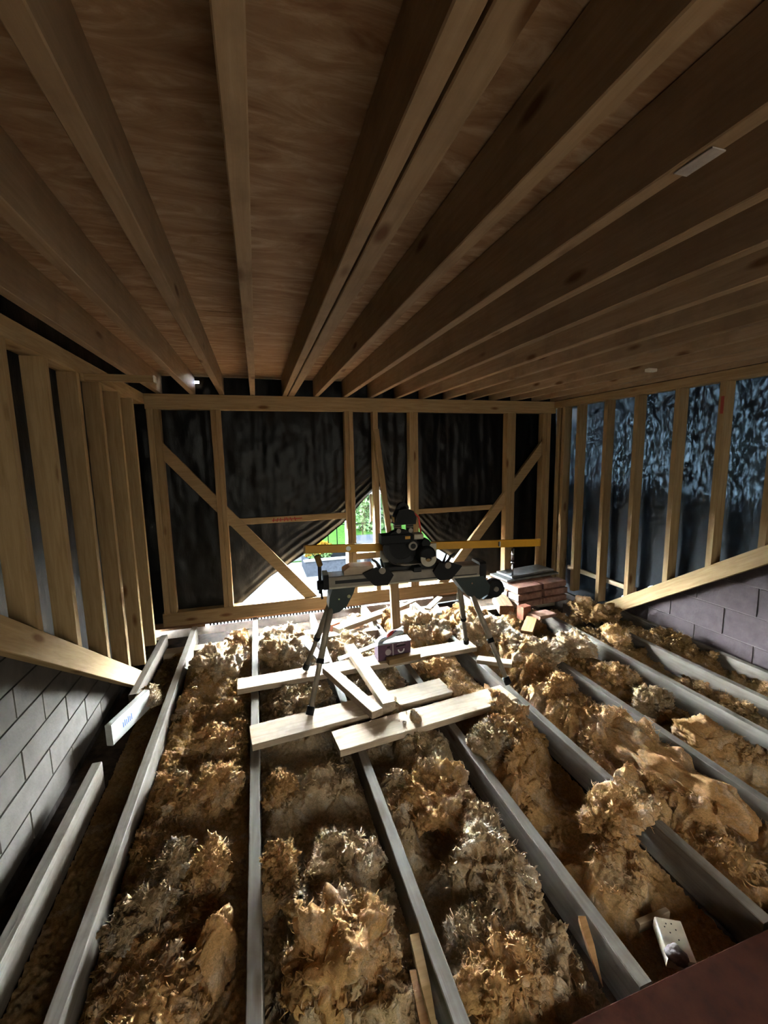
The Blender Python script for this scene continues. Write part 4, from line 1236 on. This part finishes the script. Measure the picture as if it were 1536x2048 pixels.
grid_mesh('packet_back', Pu, 'foil', bag)
def strip(name, pts, w, mat, lift):
    vs, fs = [], []
    for (u, v) in pts:
        for s in (-w, w):
            uu, vv = u, min(max(v + s, 0), 1)
            e = min(uu, 1 - uu, vv, 1 - vv) * 2
            vs.append((0.80 + 0.22 * uu + 0.03 * vv, 2.93 + 0.10 * vv + 0.02 * uu, lift + 0.180 + 0.055 * uu + 0.03 * math.sqrt(max(e, 0)) + 0.006 * math.sin(9 * uu + 5 * vv)))
    for i in range(len(pts) - 1):
        fs.append((2 * i, 2 * i + 2, 2 * i + 3, 2 * i + 1))
    mesh_obj(name, vs, fs, mat, bag)
strip('red_flash', [(0.35 + 0.05 * i, 0.22 + 0.015 * i) for i in range(13)], 0.14, 'redprint', 0.003)
strip('navy_line', [(0.05 + 0.05 * i, 0.10 + 0.01 * i) for i in range(18)], 0.04, 'navy', 0.0022)
strip('dark_opening', [(0.30 + 0.05 * i, 0.62 + 0.015 * i) for i in range(9)], 0.08, 'hole', 0.003)
o = beam('film_strip', (0.50, 2.93, 0.110), (0.795, 2.925, 0.182), 0.05, 0.002, 'foil', c=0.0005)
tag(o, 'thin silver film strip reaching from the purple box to the offcuts', 'film strip')

# ================================================================== OUTSIDE
# window unit standing beyond the far studs
wn = thing('window_1', (1.6, 4.66, 0.0), kind='structure')
for x0, x1, z0, z1 in ((0.93, 2.25, 0.03, 0.115), (0.93, 2.25, 1.15, 1.22)):
    box('window_frame', x0, x1, 4.63, 4.70, z0, z1, 'pvc', wn)
for x0, x1 in ((0.93, 0.975), (1.265, 1.335), (1.70, 1.76), (2.19, 2.25)):
    box('window_frame', x0, x1, 4.63, 4.70, 0.1155, 1.1495, 'pvc', wn)
for x0, x1 in ((0.976, 1.264), (1.336, 1.699), (1.761, 2.189)):
    box('window_pane', x0, x1, 4.662, 4.668, 0.116, 1.149, 'glass', wn, c=0.0005)
box('window_sill', 0.90, 2.28, 4.60, 4.75, 0.0, 0.029, 'pvc', wn)

GZ = -2.7
g = thing('ground', (3, 30, GZ), kind='structure')
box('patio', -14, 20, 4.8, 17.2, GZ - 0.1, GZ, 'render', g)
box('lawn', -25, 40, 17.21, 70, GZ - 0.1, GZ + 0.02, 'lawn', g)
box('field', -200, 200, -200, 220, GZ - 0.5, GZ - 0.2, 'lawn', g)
pl = thing('stone_planter', (2.4, 15.2, GZ), 'low grey stone planter wall outside beyond the patio', 'planter')
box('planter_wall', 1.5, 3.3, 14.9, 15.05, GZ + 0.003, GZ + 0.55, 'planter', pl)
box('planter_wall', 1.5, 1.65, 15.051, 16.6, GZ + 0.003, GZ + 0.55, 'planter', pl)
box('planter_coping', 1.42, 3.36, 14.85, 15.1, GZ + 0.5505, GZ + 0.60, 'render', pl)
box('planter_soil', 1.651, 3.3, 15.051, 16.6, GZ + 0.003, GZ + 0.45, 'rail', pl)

def foliage(name, label, c, size, n, leaf, mat, seed, cat):
    r = np.random.RandomState(seed)
    d = r.normal(size=(n, 3))
    d /= np.linalg.norm(d, axis=1)[:, None]
    rad = (0.72 + 0.28 * r.rand(n))[:, None]
    lump = 1 + 0.35 * pn(d[:, 0] * 2.2 + seed, d[:, 1] * 2.2, d[:, 2] * 2.2)[:, None]
    p = d * rad * lump * np.array(size)
    a = r.normal(size=(n, 3))
    a /= np.linalg.norm(a, axis=1)[:, None]
    b = np.cross(a, r.normal(size=(n, 3)))
    b /= np.linalg.norm(b, axis=1)[:, None]
    vs = np.stack([p - a * leaf, p + b * leaf * .5, p + a * leaf, p - b * leaf * .5], 1).reshape(-1, 3)
    me = bpy.data.meshes.new(name)
    me.from_pydata(vs.tolist(), [], [(4 * i, 4 * i + 1, 4 * i + 2, 4 * i + 3) for i in range(n)])
    me.materials.append(M[mat])
    o = bpy.data.objects.new(name, me)
    o.location = c
    COL.objects.link(o)
    return o
def shrub(label, c, size, n, leaf, seed, cat='shrub'):
    e = thing('garden_shrub', (c[0], c[1], GZ), label, cat)
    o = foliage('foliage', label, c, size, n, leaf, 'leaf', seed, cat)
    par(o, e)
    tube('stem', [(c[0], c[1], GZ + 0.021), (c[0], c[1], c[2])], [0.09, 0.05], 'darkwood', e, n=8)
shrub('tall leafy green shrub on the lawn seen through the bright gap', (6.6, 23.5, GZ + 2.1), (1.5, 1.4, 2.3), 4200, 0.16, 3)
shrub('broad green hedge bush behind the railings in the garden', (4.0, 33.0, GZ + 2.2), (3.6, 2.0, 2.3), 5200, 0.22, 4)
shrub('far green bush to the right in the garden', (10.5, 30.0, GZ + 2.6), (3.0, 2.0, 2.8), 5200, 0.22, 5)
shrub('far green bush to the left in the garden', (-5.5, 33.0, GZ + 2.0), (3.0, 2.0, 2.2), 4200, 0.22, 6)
fb = thing('flower_clump', (2.0, 15.8, GZ + 0.452), 'clump of orange yellow flowers in the stone planter', 'flowers')
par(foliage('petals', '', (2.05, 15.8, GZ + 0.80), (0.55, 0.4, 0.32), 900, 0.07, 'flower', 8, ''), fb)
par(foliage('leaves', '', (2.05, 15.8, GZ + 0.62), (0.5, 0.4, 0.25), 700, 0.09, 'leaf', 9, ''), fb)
fr = thing('garden_railing', (3.6, 19.0, GZ), 'dark upright garden railing in front of the lawn', 'railing')
for i in range(7):
    x = 2.2 + i * 0.42
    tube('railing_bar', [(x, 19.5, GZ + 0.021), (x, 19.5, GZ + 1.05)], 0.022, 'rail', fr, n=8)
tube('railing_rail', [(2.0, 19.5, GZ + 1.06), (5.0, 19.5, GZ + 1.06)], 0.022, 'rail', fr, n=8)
gw = thing('garden_wall', (3, 17.4, GZ), 'low pale rendered garden wall at the edge of the lawn', 'garden wall')
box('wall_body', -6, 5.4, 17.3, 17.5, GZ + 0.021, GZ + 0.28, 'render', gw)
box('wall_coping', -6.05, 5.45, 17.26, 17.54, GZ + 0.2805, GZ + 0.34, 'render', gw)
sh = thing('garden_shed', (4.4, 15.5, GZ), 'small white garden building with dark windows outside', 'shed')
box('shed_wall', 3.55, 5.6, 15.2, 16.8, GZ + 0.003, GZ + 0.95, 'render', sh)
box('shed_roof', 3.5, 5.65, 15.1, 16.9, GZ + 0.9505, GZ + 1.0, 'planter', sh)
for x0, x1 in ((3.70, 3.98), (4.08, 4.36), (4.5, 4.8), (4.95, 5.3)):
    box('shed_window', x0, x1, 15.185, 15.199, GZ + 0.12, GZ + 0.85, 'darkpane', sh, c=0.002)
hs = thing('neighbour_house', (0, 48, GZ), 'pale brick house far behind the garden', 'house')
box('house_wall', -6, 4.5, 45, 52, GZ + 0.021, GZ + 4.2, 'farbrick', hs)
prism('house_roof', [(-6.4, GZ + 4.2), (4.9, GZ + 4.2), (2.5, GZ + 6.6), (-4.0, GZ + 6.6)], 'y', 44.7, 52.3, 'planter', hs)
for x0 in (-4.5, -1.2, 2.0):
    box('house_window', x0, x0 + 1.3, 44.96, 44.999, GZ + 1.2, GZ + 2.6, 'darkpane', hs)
